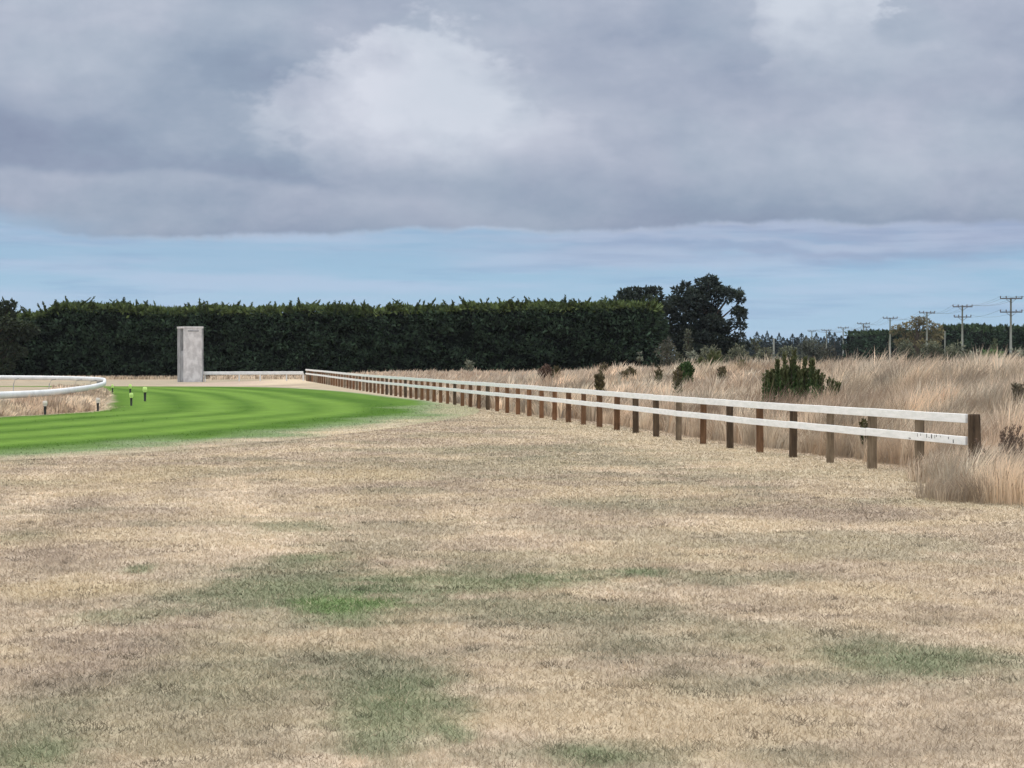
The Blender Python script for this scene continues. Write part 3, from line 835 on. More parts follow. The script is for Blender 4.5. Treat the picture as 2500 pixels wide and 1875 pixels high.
for i in range(4, len(ir), 10):
    p = ir[i]; t_ = ir[min(i+1, len(ir)-1)]-ir[max(i-1, 0)]; t_ = t_/np.linalg.norm(t_)
    # goose-neck support leaning in from the infield side
    sx = ir[:, 0].mean()-p[0]; nrm = Vector((-t_[1], t_[0], 0)); nrm = nrm if nrm.dot(Vector((-45-p[0], 95-p[1], 0))) > 0 else -nrm
    P0 = Vector((p[0], p[1], 0)); h = hz[i]
    m = MB(); m.tube([P0+nrm*.55+Vector((0, 0, -.1)), P0+nrm*.5+Vector((0, 0, h*.5)), P0+nrm*.35+Vector((0, 0, h*.78)), P0+nrm*.04+Vector((0, 0, h-.15))], .022, 8)
    m.build('support', M['grey_metal'], rr, smooth_=True)

# ------------------------------------------------------------------ track markers
def marker(px, pb, ptop, cap, label, wst=.036):
    x, y = gp(px, pb); hgt = (pb-ptop)/F*y
    t = empty('track_marker', (x, y, 0), label, 'marker', 'short marker posts on the turf bend')
    m = MB(); m.tube([(x, y, -.05), (x, y, hgt*.62), (x+.004, y, hgt*.80)], [wst*.85, wst, wst*.9], 10); m.build('stem', M['black'], t, smooth_=True)
    m = MB(); c0 = hgt*.70
    m.tube([(x, y, c0-.04), (x, y, c0+.01), (x, y, c0+.06), (x, y, hgt-.02), (x, y, hgt)], [wst*1.05, wst*1.6, wst*1.75, wst*1.5, wst*.6], 12); m.build('cap', M[cap], t, smooth_=True)
marker(110, 1013, 978, 'cap_w', 'off white capped dark marker post nearest the left edge of the turf', .045)
marker(239, 1004, 971, 'cap_w', 'round white topped dark marker post at the grassy tip of the infield', .042)
marker(274.6, 961, 938.5, 'cap_g', 'small lime capped marker post just right of the curved rail end')
marker(318, 967, 938, 'cap_g', 'lime capped marker post directly behind the nearer lime capped one', .045)
marker(320.5, 991, 959, 'cap_g', 'lime capped marker post nearest the camera of the lime four', .045)
marker(354, 980, 944.5, 'cap_g', 'large lime capped marker post farthest right on the turf', .055)

# ------------------------------------------------------------------ foliage
def kites(P, D, L, W, col, roll=None):
    """leaf sprays: flat kites from P along D; one mesh array"""
    n = len(P); D = D/np.linalg.norm(D, axis=1, keepdims=True)
    r = rng.normal(size=(n, 3)); S_ = np.cross(D, r); S_ /= np.linalg.norm(S_, axis=1, keepdims=True)+1e-9
    V = np.empty((n, 4, 3), np.float32)
    V[:, 0] = P; V[:, 1] = P+D*(L*.45)[:, None]+S_*(W/2)[:, None]; V[:, 2] = P+D*L[:, None]; V[:, 3] = P+D*(L*.45)[:, None]-S_*(W/2)[:, None]
    T = np.arange(n*4).reshape(-1, 4)
    return V.reshape(-1, 3), T, np.repeat(col, 4, axis=0)
def cat(lst):
    o = 0; a, b_, c = [], [], []
    for v_, t_, c_ in lst: a.append(v_); b_.append(t_+o); c.append(c_); o += len(v_)
    return np.concatenate(a), np.concatenate(b_), np.concatenate(c)

def hedge(name, p0, p1, top, depth, label, colr, colt, dens=60, leaf=.42, shoots=200, group=None, jag=.32, base_gap=.12, ns=.9, tall_shoot=.9):
    """clipped shelter hedge: front face from p0 to p1 (x,y); top = function(f)->height"""
    p0 = np.array(p0); p1 = np.array(p1); L = np.linalg.norm(p1-p0); d = (p1-p0)/L; nb_ = np.array([-d[1], d[0]])
    if nb_[1] < 0: nb_ = -nb_
    zb = float(terrain((p0[0]+p1[0])/2, (p0[1]+p1[1])/2))
    root = empty(name, (p0[0]*.5+p1[0]*.5, p0[1]*.5+p1[1]*.5, zb), label, 'hedge', group)
    def sample(n, face):
        f = rng.random(n); 
        if face == 'front': g = rng.random(n)**.92; a = f*L; h = top(f)*g; b_ = np.zeros(n); N = np.array([0, -1, .15])
        elif face == 'top': a = f*L; b_ = rng.random(n)*depth; h = top(f); N = np.array([0, -.2, 1])
        else:
            a = np.full(n, L if face == 'end1' else 0.0); b_ = rng.random(n)*depth; h = top(np.full(n, .999 if face == 'end1' else 0.001))*rng.random(n); N = np.array([1 if face == 'end1' else -1, 0, .15])
        return a, b_, h, np.tile(N, (n, 1)).astype(float)
    lst = []
    H0 = float(np.mean(top(np.linspace(0, 1, 20))))
    for face, area in (('front', L*H0), ('top', L*depth*.7), ('end1', depth*H0), ('end0', depth*H0)):
        n = int(area*dens*(1.0 if face in ('front', 'top') else .8))
        a, b_, h, N = sample(n, face)
        tt_ = top(np.clip(a/L, 0, 1))
        # rounded shoulders
        near_top = np.clip((h-(tt_-.9))/.9, 0, 1)
        if face == 'front': b_ = b_+near_top**2*.55
        if face == 'top': h = h-np.clip(1-b_/.7, 0, 1)**2*.35
        # cushions: displacement noise, wider than tall; leaves sit thinly where the surface falls back
        q1 = a if face in ('front', 'top') else b_; q2 = h if face != 'top' else b_
        disp = np.clip((fbm(q1*ns*.75+13+.25*q2, q2*ns*1.5+7, 3)-.5)*3.2, -1, 1)
        offs = disp*jag
        keepm = rng.random(n) < .35+.65*smooth(-.45, .15, disp)
        if face == 'front': b_ = b_-offs
        elif face == 'top': h = h+offs*.5
        else: a = a+offs*(1 if face == 'end1' else -1)
        if face != 'top': keepm &= h > base_gap+.5*rng.random(n)**2
        a, b_, h, N, near_top, disp = a[keepm], b_[keepm], h[keepm], N[keepm], near_top[keepm], disp[keepm]; n = len(a)
        P = np.stack([p0[0]+d[0]*a+nb_[0]*b_, p0[1]+d[1]*a+nb_[1]*b_, zb+h], 1)
        Nw = np.stack([d[0]*N[:, 0]+nb_[0]*N[:, 1], d[1]*N[:, 0]+nb_[1]*N[:, 1], N[:, 2]], 1)
        D = Nw*.75+rng.normal(0, .75, (n, 3)); D[:, 2] += .05
        fresh_lit = smooth(.35, 1.0, near_top+.35*(rng.random(n)-.5)) if face != 'top' else np.ones(n)  # paler top leaves: new growth, with the light they catch put into the colour
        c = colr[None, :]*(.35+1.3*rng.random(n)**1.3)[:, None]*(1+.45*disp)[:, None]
        k = (fresh_lit*(.55+.45*rng.random(n)))[:, None]; c = c*(1-k)+k*colt*(.6+.8*rng.random(n))[:, None]
        lst.append(kites(P, D, leaf*(.5+.8*rng.random(n)), leaf*.42*(.6+.8*rng.random(n)), c))
    # unclipped leaders along the top
    for s in range(shoots):
        f = rng.random(); hh = float(top(np.array([f]))[0]); a = f*L; b0 = rng.random()**1.3*depth*.8
        x = p0[0]+d[0]*a+nb_[0]*b0; y = p0[1]+d[1]*a+nb_[1]*b0
        ln = tall_shoot*(.30+.9*rng.random()**2.0); le = rng.normal(0, .62, 2); n = int(16+ln*52)
        ts = rng.random(n)**1.2; P = np.stack([x+le[0]*ln*ts, y+le[1]*ln*ts, zb+hh-.1+ln*ts], 1)
        D = np.stack([le[0]+rng.normal(0, .5, n), le[1]+rng.normal(0, .5, n), np.full(n, 1.0)], 1); P[:, 0] += rng.normal(0, .09, n)*(1.1-ts)
        c = (colr*.4+colt*.6)[None, :]*(.45+.6*rng.random(n))[:, None]
        lst.append(kites(P, D, .30*(1.1-ts*.6)*leaf/.42, .11*(1.2-ts*.6)*leaf/.42, c))
    V, T, c = cat(lst)
    np_mesh('foliage', V, T, M['leaf'], root, col=c)
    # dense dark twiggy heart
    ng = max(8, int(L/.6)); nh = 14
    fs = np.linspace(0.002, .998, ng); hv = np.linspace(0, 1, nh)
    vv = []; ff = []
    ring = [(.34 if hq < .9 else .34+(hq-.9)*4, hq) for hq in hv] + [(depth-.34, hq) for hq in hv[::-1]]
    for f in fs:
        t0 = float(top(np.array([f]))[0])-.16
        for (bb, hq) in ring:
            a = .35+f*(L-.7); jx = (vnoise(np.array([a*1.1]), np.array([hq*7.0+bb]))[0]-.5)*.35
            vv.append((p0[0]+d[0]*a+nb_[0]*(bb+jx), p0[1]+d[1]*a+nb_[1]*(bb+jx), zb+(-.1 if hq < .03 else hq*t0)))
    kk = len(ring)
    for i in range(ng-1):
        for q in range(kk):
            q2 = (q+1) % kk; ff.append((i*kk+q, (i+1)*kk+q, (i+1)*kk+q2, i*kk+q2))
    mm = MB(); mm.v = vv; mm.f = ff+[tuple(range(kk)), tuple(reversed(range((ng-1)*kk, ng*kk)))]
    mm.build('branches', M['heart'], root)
    return root
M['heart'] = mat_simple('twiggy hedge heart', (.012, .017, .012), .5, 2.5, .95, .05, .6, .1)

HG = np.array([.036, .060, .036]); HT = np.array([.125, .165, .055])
xa, ya = at(-110, 900, 227).x, 227.0
xb, yb_ = at(1592, 900, 207).x, 207.0
PXT = [-110, 20, 32, 60, 95, 112, 125, 200, 271, 320, 420, 500, 640, 750, 900, 1035, 1170, 1300, 1450, 1520, 1560, 1580, 1592]
PYT = [760, 772, 774, 774, 768, 765, 752, 750, 752, 759, 762, 757, 760, 755, 759, 755, 751, 749, 748, 745, 744, 746, 750]
def main_top(f):
    Yv = ya+(yb_-ya)*f; Xv = xa+(xb-xa)*f; px = 1250+Xv/Yv*F
    py = np.interp(px, PXT, PYT); zb = float(terrain((xa+xb)/2, (ya+yb_)/2))
    return CAMH+(HOR-py)/F*Yv-zb+(fbm(px*.03, px*0+2, 3)-.5)*.35
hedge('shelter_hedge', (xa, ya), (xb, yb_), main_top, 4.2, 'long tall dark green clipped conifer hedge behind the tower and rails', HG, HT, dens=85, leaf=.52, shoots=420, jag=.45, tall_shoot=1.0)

def limbs(m, base, tips, r0, seg=7):
    for tp in tips:
        b_ = Vector(base); t_ = Vector(tp); mid = b_.lerp(t_, .5)+Vector((random.uniform(-.3, .3), random.uniform(-.3, .3), .15*(t_-b_).length*.5))
        m.tube([b_, mid, t_], [r0, r0*.6, r0*.2], seg)
def tree(name, base, clumps, label, cat_, c1, c2, trunk_r=.35, leaf=.35, nleaf=220, group=None, drop=.0, flat=.6, trunk_h=None, mat='leaf', gapn=0):
    """clumps: (x,y,z,r) offsets from base"""
    root = empty(name, base, label, cat_, group)
    B = np.array(base); lst = []
    for (x, y, z, r) in clumps:
        n = int(nleaf*(r/.9)**1.6)+10
        q = rng.normal(size=(n, 3)); q /= np.linalg.norm(q, axis=1, keepdims=True); rr_ = r*(.55+.55*rng.random(n)**.6)
        P = q*rr_[:, None]; P[:, 2] *= flat
        D = q.copy(); D[:, 2] = D[:, 2]*.5+rng.normal(.05-drop, .3, n); D += rng.normal(0, .4, (n, 3))
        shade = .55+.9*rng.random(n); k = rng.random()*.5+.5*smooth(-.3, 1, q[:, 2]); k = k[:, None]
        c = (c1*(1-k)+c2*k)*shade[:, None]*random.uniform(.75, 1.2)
        lst.append(kites(P+B+np.array([x, y, z]), D, leaf*(.5+.8*rng.random(n)), leaf*.45*(.6+.8*rng.random(n)), c))
    V, T, c = cat(lst); np_mesh('crown', V, T, M[mat], root, col=c)
    m = MB(); hgt = trunk_h or max(z for _, _, z, _ in clumps)*.8
    bx, by, bz = base
    m.tube([(bx, by, bz-.2), (bx+.05, by, bz+hgt*.4), (bx-.05, by, bz+hgt)], [trunk_r*1.25, trunk_r*.8, trunk_r*.25], 10)
    sel = clumps if len(clumps) < 45 else random.sample(clumps, 45)
    for (x, y, z, r) in sel:
        z0 = min(hgt*.9, max(z*.55, .3)); m.tube([(bx, by, bz+z0), (bx+x*.5, by+y*.5, bz+(z0+z)*.5+.1), (bx+x, by+y, bz+z)], [trunk_r*.35, trunk_r*.22, .03], 6)
    m.build('trunk', M['bark'], root, smooth_=True)
    return root

def crown_clumps(w_, h0, h1, n, rmin, rmax, shape, depth=None, seed=0):
    r_ = random.Random(seed); out = []
    for _ in range(n*6):
        if len(out) >= n: break
        x = r_.uniform(-1, 1); y = r_.uniform(-1, 1); t = r_.random()
        lim = shape(t, x)
        if x*x+y*y > lim*lim: continue
        if (x*x+y*y) < (lim*.45)**2 and r_.random() < .55: continue
        out.append((x*w_/2, y*(depth or w_)/2, h0+(h1-h0)*t, r_.uniform(rmin, rmax)))
    return out

# big dark macrocarpa right of the hedge end
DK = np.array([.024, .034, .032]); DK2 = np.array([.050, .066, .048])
Yt = 236; zt = float(terrain(at(1722, 800, Yt).x, Yt)); hT = zy(700, Yt)-zt
b0 = at(1722, 800, Yt)
cl = crown_clumps(6.2, .9, hT-.9, 62, .55, .95, lambda t, x: (1.02 if t < .55 else (1.02-(t-.55)*1.25)), 6.5, 4)
for (px, py, r) in ((1733, 706, .7), (1752, 712, .65), (1690, 716, .65), (1712, 722, .8), (1660, 728, .55), (1775, 728, .55), (1798, 735, .55), (1802, 762, .6), (1795, 785, .6), (1650, 745, .6), (1640, 770, .7), (1668, 790, .9), (1700, 820, 1.0), (1745, 830, 1.0), (1780, 835, .8), (1635, 810, .8), (1720, 760, 1.1), (1690, 750, 1.0), (1740, 790, 1.0), (1652, 735, .5), (1808, 795, .5), (1650, 850, 1.0), (1680, 852, 1.1), (1715, 850, 1.2), (1750, 852, 1.1), (1780, 855, 1.0), (1800, 850, .8), (1640, 830, .9), (1665, 825, 1.0), (1690, 785, 1.1), (1665, 765, .9), (1720, 800, 1.1), (1700, 735, 1.0), (1735, 735, 1.0), (1760, 760, .9), (1675, 740, .8), (1790, 812, .7), (1770, 800, .6)):
    p = at(px, py, Yt-1.5); cl.append((p.x-b0.x, -1.2+random.uniform(-.8, .5), p.z-zt, r))
rim = [(1622, 850), (1626, 820), (1632, 790), (1630, 768), (1642, 752), (1650, 728), (1662, 712), (1680, 702), (1695, 708), (1712, 704), (1722, 690), (1738, 688), (1752, 698), (1762, 712), (1778, 712), (1795, 718), (1806, 730), (1798, 750), (1812, 762), (1808, 780), (1814, 800), (1806, 820), (1812, 845)]
for (px, py) in rim:
    for _ in range(3):
        p = at(px+random.uniform(-12, 12), py+random.uniform(-9, 9), Yt-.5); cl.append((p.x-b0.x, random.uniform(-1.5, 1.0), max(.4, p.z-zt), random.uniform(.22, .5)))
cl = [q for q in cl if not (q[0] > 1.1 and 3.0 < q[2] < 7.5 and random.random() < .5)]
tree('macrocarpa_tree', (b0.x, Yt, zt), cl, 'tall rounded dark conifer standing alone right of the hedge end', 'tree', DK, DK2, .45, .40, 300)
# its darker neighbour peering over the hedge
Yt = 232; b0 = at(1553, 800, Yt); zt = float(terrain(b0.x, Yt))
cl = []
for (px, py, r) in ((1515, 735, .7), (1530, 720, .7), (1548, 712, .65), (1572, 714, .7), (1590, 712, .5), (1600, 724, .6), (1545, 735, 1.0), (1575, 738, 1.0), (1605, 745, .8), (1618, 750, .6), (1500, 745, .6), (1560, 765, 1.2), (1540, 800, 1.4), (1590, 800, 1.3), (1570, 840, 1.3), (1520, 715, .3), (1606, 708, .3)):
    p = at(px, py, Yt); cl.append((p.x-b0.x, random.uniform(-1.2, 1.2), p.z-zt, r))
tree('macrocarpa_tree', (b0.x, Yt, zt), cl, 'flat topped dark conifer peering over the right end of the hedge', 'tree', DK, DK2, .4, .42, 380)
# shaggy olive tree at the left frame edge, standing in front of the hedge
Yt = 219; b0 = at(-22, 800, Yt)
cl = []
for (px, py, r) in ((-30, 752, .9), (-8, 752, .7), (8, 748, .55), (22, 752, .4), (12, 770, .8), (-25, 785, 1.2), (18, 790, .9), (40, 795, .8), (60, 800, .7), (28, 815, .9), (-10, 830, 1.2), (50, 820, .8), (20, 850, 1.0), (-30, 870, 1.1), (75, 808, .6), (40, 860, .8), (5, 890, 1.0), (-50, 760, 1.0), (-60, 800, 1.2), (-70, 850, 1.2), (5, 739, .3), (28, 742, .28), (-45, 900, 1.0)):
    p = at(px, py, Yt); cl.append((p.x-b0.x, random.uniform(-.7, 1.0), p.z, r))
tree('shaggy_tree', (b0.x, Yt, 0), cl, 'shaggy olive green tree growing into the hedge at the left edge', 'tree', np.array([.034, .046, .032]), np.array([.062, .078, .044]), .35, .42, 300)

# far row of conifers
def conifer(h, wd, seed, bushy=False):
    r_ = random.Random(seed); out = []
    n = 12
    for i in range(n):
        t = i/(n-1); rr_ = wd/2*(1-t)**.9+.05; k = max(1, int(5*(1-t))+1)
        for j in range(k):
            a = 2*math.pi*(j/k+r_.random()*.4); q = rr_*.65 if k > 1 else 0
            out.append((math.cos(a)*q, math.sin(a)*q, h*(.04+.92*t), max(.16, rr_*.6)))
    out.append((0, 0, h*.99, .12))
    return out
FG = np.array([.022, .034, .036]); FG2 = np.array([.040, .058, .050])
def cone_tree(name, base, h, wd, label, cat_, group, N=2400, seed=0):
    root = empty(name, base, label, cat_, group); B_ = np.array(base)
    u = rng.random(N)**1.25; a = rng.random(N)*2*np.pi
    whorl = .75+.25*np.sin(u*h*4.2+seed); side = 1+.22*np.sin(a*2+seed*1.7+u*5)
    r_ = wd/2*(1-u)**.85*whorl*side*(.45+.55*rng.random(N)**.5)
    P = np.stack([np.cos(a)*r_, np.sin(a)*r_, h*(.03+.95*u)], 1)+B_
    D = np.stack([np.cos(a), np.sin(a), .25-.5*rng.random(N)+1.3*smooth(.8, 1, u)], 1)
    c = (FG+(FG2-FG)*rng.random(N)[:, None])*(.6+.8*rng.random(N))[:, None]
    D[:, :2] *= (1-.75*u)[:, None]
    V, T, c = kites(P, D, (.25+.95*(1-u))*(.6+.6*rng.random(N)), (.16+.42*(1-u)), c)
    np_mesh('crown', V, T, M['leaf'], root, col=c)
    m = MB(); x_, y_, z_ = base; m.tube([(x_, y_, z_-.2), (x_, y_, z_+h*.5), (x_, y_, z_+h*.98)], [.28, .17, .03], 8); m.build('trunk', M['bark'], root, smooth_=True)
    return root
protos = []
def copy_tree(o, loc, label, sc_=1.0, sz=1.0, group=None, rzz=0):
    c = o.copy(); C.objects.link(c); c.location = loc; c.scale = (sc_, sc_, sz); c.rotation_euler = (0, 0, rzz); c['label'] = label
    if group: c['group'] = group
    for ch in o.children:
        k = ch.copy(); C.objects.link(k); k.parent = c
    return c
far_tops = [(1818, 812), (1832, 822), (1848, 808.5), (1862, 816), (1873, 806.5), (1884, 818), (1902, 811), (1912, 822), (1922, 825), (1935, 814), (1946, 822), (1957, 812), (1968, 818), (1976, 826), (1993, 811), (2004, 822), (2012, 820), (2025, 808), (2038, 810), (2048, 822), (1840, 826), (1893, 826), (1948, 828), (1985, 828), (2031, 824), (1808, 806), (1825, 830), (1856, 828), (1868, 830), (1898, 832), (1918, 834), (1930, 832), (1963, 832), (1998, 830), (2018, 832), (2044, 832), (2054, 818), (2062, 830)]
Zf = 760; P3 = []
pr_h = 14.0
for k, (px, py) in enumerate(far_tops):
    Yk = Zf+random.uniform(-25, 40); p = at(px, py, Yk); zb = float(terrain(p.x, Yk)); hh = p.z-zb
    if px < 1890: lab, grp = 'far bluish conifer between the big dark conifer and the short pale post', 'far conifers left of the pale post'
    elif px < 1985: lab, grp = 'far bluish conifer between the short pale post and the two farthest crossarm poles', 'far conifers right of the pale post'
    else: lab, grp = 'far bluish conifer between the two farthest poles and the distant dark hedge', 'far conifers beside the clipped hedge'
    if k < 4:
        q = cone_tree('pine_tree', (p.x, Yk, zb), pr_h, 7.0+k*.8, lab, 'tree', grp, seed=k)
        q.scale = (1, 1, hh/pr_h); P3.append(q)
    else:
        q = copy_tree(P3[k % 4], (p.x, Yk, zb), lab, random.uniform(.85, 1.35), hh/pr_h, grp, random.random()*6)

# far clipped hedges on the right
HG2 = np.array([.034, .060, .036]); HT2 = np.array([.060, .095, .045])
def flat_top(py, Yv, zb, px0, px1, tilt=0):
    return lambda f: (CAMH+(HOR-(py+tilt*f))/F*Yv-zb)+(fbm(np.asarray(f)*30, np.asarray(f)*0+5, 3)-.5)*.6
def far_hedge(px0, px1, py, Yv, Y2, label, tilt=0, dens=12, leaf=.95, shoots=50):
    a = at(px0, py, Yv); b_ = at(px1, py, Y2); zb = float(terrain((a.x+b_.x)/2, (Yv+Y2)/2))
    def tp(f):
        f = np.asarray(f, float); Yq = Yv+(Y2-Yv)*f
        return CAMH+(HOR-(py+tilt*f))/F*Yq-zb+(fbm(f*30, f*0+5, 3)-.5)*.5
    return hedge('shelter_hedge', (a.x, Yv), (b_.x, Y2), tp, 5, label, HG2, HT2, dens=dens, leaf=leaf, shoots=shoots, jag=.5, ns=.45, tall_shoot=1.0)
far_hedge(2062, 2180, 816, 520, 500, 'distant dark hedge behind the pair of close set poles', -2)
far_hedge(2180, 2300, 815, 500, 480, 'distant dull hedge under the gappy yellow brown tree', 2)
far_hedge(2284, 2376, 803, 480, 470, 'distant bushy hedge between the yellow brown tree and the neat right hand hedge', -1)
far_hedge(2368, 2560, 806, 420, 400, 'neat dark green hedge behind the two nearest power poles', -6, dens=16, leaf=.7)

# yellow brown gappy tree
Yt = 440; b0 = at(2238, 850, Yt); zt = float(terrain(b0.x, Yt)); cl = []
for (px, py, r) in ((2190, 792, .9), (2205, 788, .9), (2220, 784, .9), (2236, 779, 1.0), (2250, 776, 1.0), (2262, 775, .9), (2272, 784, 1.0), (2285, 790, 1.0), (2183, 803, .6), (2200, 800, .7), (2214, 812, .7), (2248, 790, .8), (2230, 795, .7), (2270, 800, .9), (2288, 802, 1.0), (2255, 806, .7), (2222, 806, .6), (2240, 812, .9), (2292, 815, 1.0), (2275, 818, 1.1), (2225, 825, 1.2), (2200, 826, 1.2), (2250, 830, 1.3), (2280, 832, 1.2), (2232, 768, .35), (2242, 769, .4)):
    p = at(px, py+9, Yt); cl.append((p.x-b0.x, random.uniform(-2, 2), p.z-zt, r*.92))
tree('gappy_tree', (b0.x, Yt, zt), cl, 'domed yellow brown tree with sky gaps rising behind the power poles', 'tree', np.array([.12, .105, .060]), np.array([.24, .205, .105]), .4, .50, 130, mat='leaf2')

# ------------------------------------------------------------------ shrubs
def shrub(name, px, py_base, py_top, wpx, Yv, c1, c2, label, cat_='shrub', group=None, leaf=.3, n=10, nleaf=110, pointed=False, mat='leaf2'):
    b_ = at(px, py_base, Yv); zt_ = float(terrain(b_.x, Yv)); top = zy(py_top, Yv)-zt_; wd = wpx/F*Yv
    top = max(top, .3); out = []
    for i in range(n):
        t = random.random(); q = (1-t) if pointed else math.sqrt(max(0, 1-t*t*.8)); a = random.random()*6.28; rr_ = wd/2*q*random.random()**.5*.8
        out.append((math.cos(a)*rr_, math.sin(a)*rr_, top*(.12+.78*t), wd*.20*(.5+q*.6)*random.uniform(.7, 1.3)))
    out.append((0, 0, top*.92, wd*(.08 if pointed else .18)))
    return tree(name, (b_.x, Yv, zt_), out, label, cat_, c1, c2, .05*wd/2, leaf, nleaf, group, mat=mat, flat=.9, trunk_h=top*.5)
OL1 = np.array([.085, .095, .065]); OL2 = np.array([.165, .175, .115]); SG1 = np.array([.13, .145, .11]); SG2 = np.array([.22, .235, .17])
shrub('shrub', 1680, 868, 802, 46, 205, np.array([.07, .08, .055]), np.array([.13, .14, .095]), 'tall pointed olive shrub in front of the big dark conifer', n=16, pointed=True)
shrub('shrub', 1628, 868, 830, 62, 203, OL1, np.array([.12, .115, .09]), 'low grey olive shrub at the foot of the hedge end', n=12)
shrub('shrub', 1638, 885, 846, 60, 209, np.array([.07, .08, .05]), np.array([.12, .13, .085]), 'dull olive shrub filling the gap between the hedge and the big dark conifer', n=26)
shrub('shrub', 1735, 878, 852, 90, 200, OL1, OL2, 'wide low olive shrub below the big dark conifer', n=16)
shrub('shrub', 1800, 878, 850, 80, 200, OL1, OL2, 'low olive shrub at the right foot of the big dark conifer', n=16)
shrub('shrub', 1847, 878, 826, 44, 240, OL1, np.array([.12, .14, .085]), 'upright dull green shrub left of the short pale post', n=14)
shrub('shrub', 1872, 872, 854, 70, 230, OL1, OL2, 'low olive shrub between the upright dull green shrub and the short pale post', n=12, leaf=.35)
shrub('shrub', 1690, 885, 862, 60, 180, SG1, SG2, 'pale sage bush at the edge of the dry grass below the pointed shrub', n=12)
shrub('shrub', 1562, 895, 856, 22, 170, SG1, SG2, 'narrow pale green shrub standing against the right part of the hedge', n=8, pointed=True, leaf=.22)
shrub('shrub', 1144, 905, 882, 30, 196, SG1, SG2, 'round sage green bush at the foot of the hedge above the white rails', n=9, leaf=.25)
shrub('shrub', 1975, 866, 832, 80, 330, np.array([.06, .068, .055]), np.array([.12, .13, .10]), 'grey olive bush below the farthest crossarm poles', n=16, leaf=.45)
shrub('shrub', 2020, 866, 846, 60, 300, np.array([.05, .05, .04]), np.array([.10, .10, .075]), 'low dark brownish bush right of the grey olive bush', n=12, leaf=.4)
shrub('shrub', 1925, 866, 850, 60, 300, OL1, OL2, 'low olive bush right of the short pale post', n=12, leaf=.4)
shrub('shrub', 2212, 860, 834, 56, 300, OL1, OL2, 'rounded olive bush below the yellow brown tree', n=14, leaf=.4)
shrub('shrub', 2272, 862, 838, 66, 300, np.array([.08, .09, .06]), OL2, 'rounded olive bush at the foot of the pole before the yellow brown tree', n=14, leaf=.4)
shrub('shrub', 2338, 862, 843, 80, 300, OL1, OL2, 'low spreading olive bush at the foot of the second nearest power pole', n=14, leaf=.4)
shrub('shrub', 2428, 866, 822, 34, 280, np.array([.07, .09, .05]), np.array([.11, .14, .08]), 'pointed green shrub between the two nearest power poles', n=14, pointed=True, leaf=.35)
shrub('shrub', 2480, 880, 856, 70, 170, SG1, SG2, 'wide pale sage bush at the right edge below the nearest pole', n=14, leaf=.3)
shrub('shrub', 2378, 876, 858, 40, 170, SG1, SG2, 'small pale green bush left of the pair of dark upright bushes', n=10, leaf=.28)

# upright dark green bushes in the dry grass: leafy wands
def wands(name, px, py_base, Yv, wandl, label, c1, c2, leafl=.10, rad=.06, group=None, cat_='bush', leafmin=0.0, dens=260):
    """wandl: list of (px_bottom, px_top, py_top)"""
    b_ = at(px, py_base, Yv); zt_ = float(terrain(b_.x, Yv)); root = empty(name, (b_.x, Yv, zt_), label, cat_, group)
    lst = []; m = MB()
    for wv in wandl:
        pxb, pxt, pyt = wv[:3]; rs_ = wv[3] if len(wv) > 3 else 1.0
        y = Yv+random.uniform(-.3, .3); xb_ = at(pxb, pyt, y).x; tp = at(pxt, pyt, y); z0 = zt_-.05; ln = max(tp.z-z0, .2)
        n = int(ln*dens); lm_ = leafmin*random.uniform(.3, 1.7); ts = lm_+(1-lm_)*rng.random(n)
        P = np.stack([xb_+(tp.x-xb_)*ts**1.2, y+0*ts, z0+ln*ts], 1); a = rng.random(n)*6.28; rr_ = rad*rs_*(1.15-ts)*(.3+rng.random(n))
        P[:, 0] += np.cos(a)*rr_; P[:, 1] += np.sin(a)*rr_
        D = np.stack([np.cos(a)*.8, np.sin(a)*.8, .9+0*a], 1)
        k = smooth(.45, 1.0, ts)[:, None]; c = (c1*(1-k)+c2*k)*(.5+rng.random(n))[:, None]
        lst.append(kites(P, D, leafl*(.6+.8*rng.random(n)), leafl*.45*(.6+.7*rng.random(n)), c))
        m.tube([(xb_, y, z0), (xb_*.4+tp.x*.6, y, z0+ln*.6), (tp.x, y, z0+ln)], [.014, .010, .004], 5)
    V, T, c = cat(lst); np_mesh('foliage', V, T, M['leaf2'], root, col=c); m.build('stems', M['bark'], root)
    return root
G1 = np.array([.115, .205, .080]); G2 = np.array([.110, .120, .055])
big = [(1868, 1866, 903), (1875, 1874, 895), (1885, 1880, 898), (1893, 1888, 892), (1905, 1897, 880), (1908, 1912, 890), (1920, 1916, 864), (1925, 1930, 888), (1935, 1932, 876), (1941, 1938, 858), (1945, 1948, 886), (1950, 1952, 895), (1955, 1966, 874), (1960, 1958, 893), (1966, 1972, 890), (1975, 1981, 878), (1980, 1984, 880), (1990, 1996, 894), (1995, 2004, 902), (2000, 2010, 905), (2012, 2026, 912), (2018, 2032, 918), (2022, 2048, 926), (1900, 1903, 893), (1915, 1920, 884), (1930, 1944, 884), (1985, 1990, 898), (2034, 2044, 922), (1880, 1884, 905), (1970, 1962, 895)]
big += [(x+random.uniform(-6, 6), t+random.uniform(-9, 9), y+random.uniform(26, 46)) for (x, t, y) in big[2:22:4]]
big = [(x, t, y+(0 if y < 882 else 12), .6 if y < 882 else 1.1) for (x, t, y) in big]
wands('gorse_bush', 1950, 960, 54, big, 'large dark green spiky bush rising from the dry grass behind the rails', G1, G2, .090, .042, leafmin=.45, dens=170)
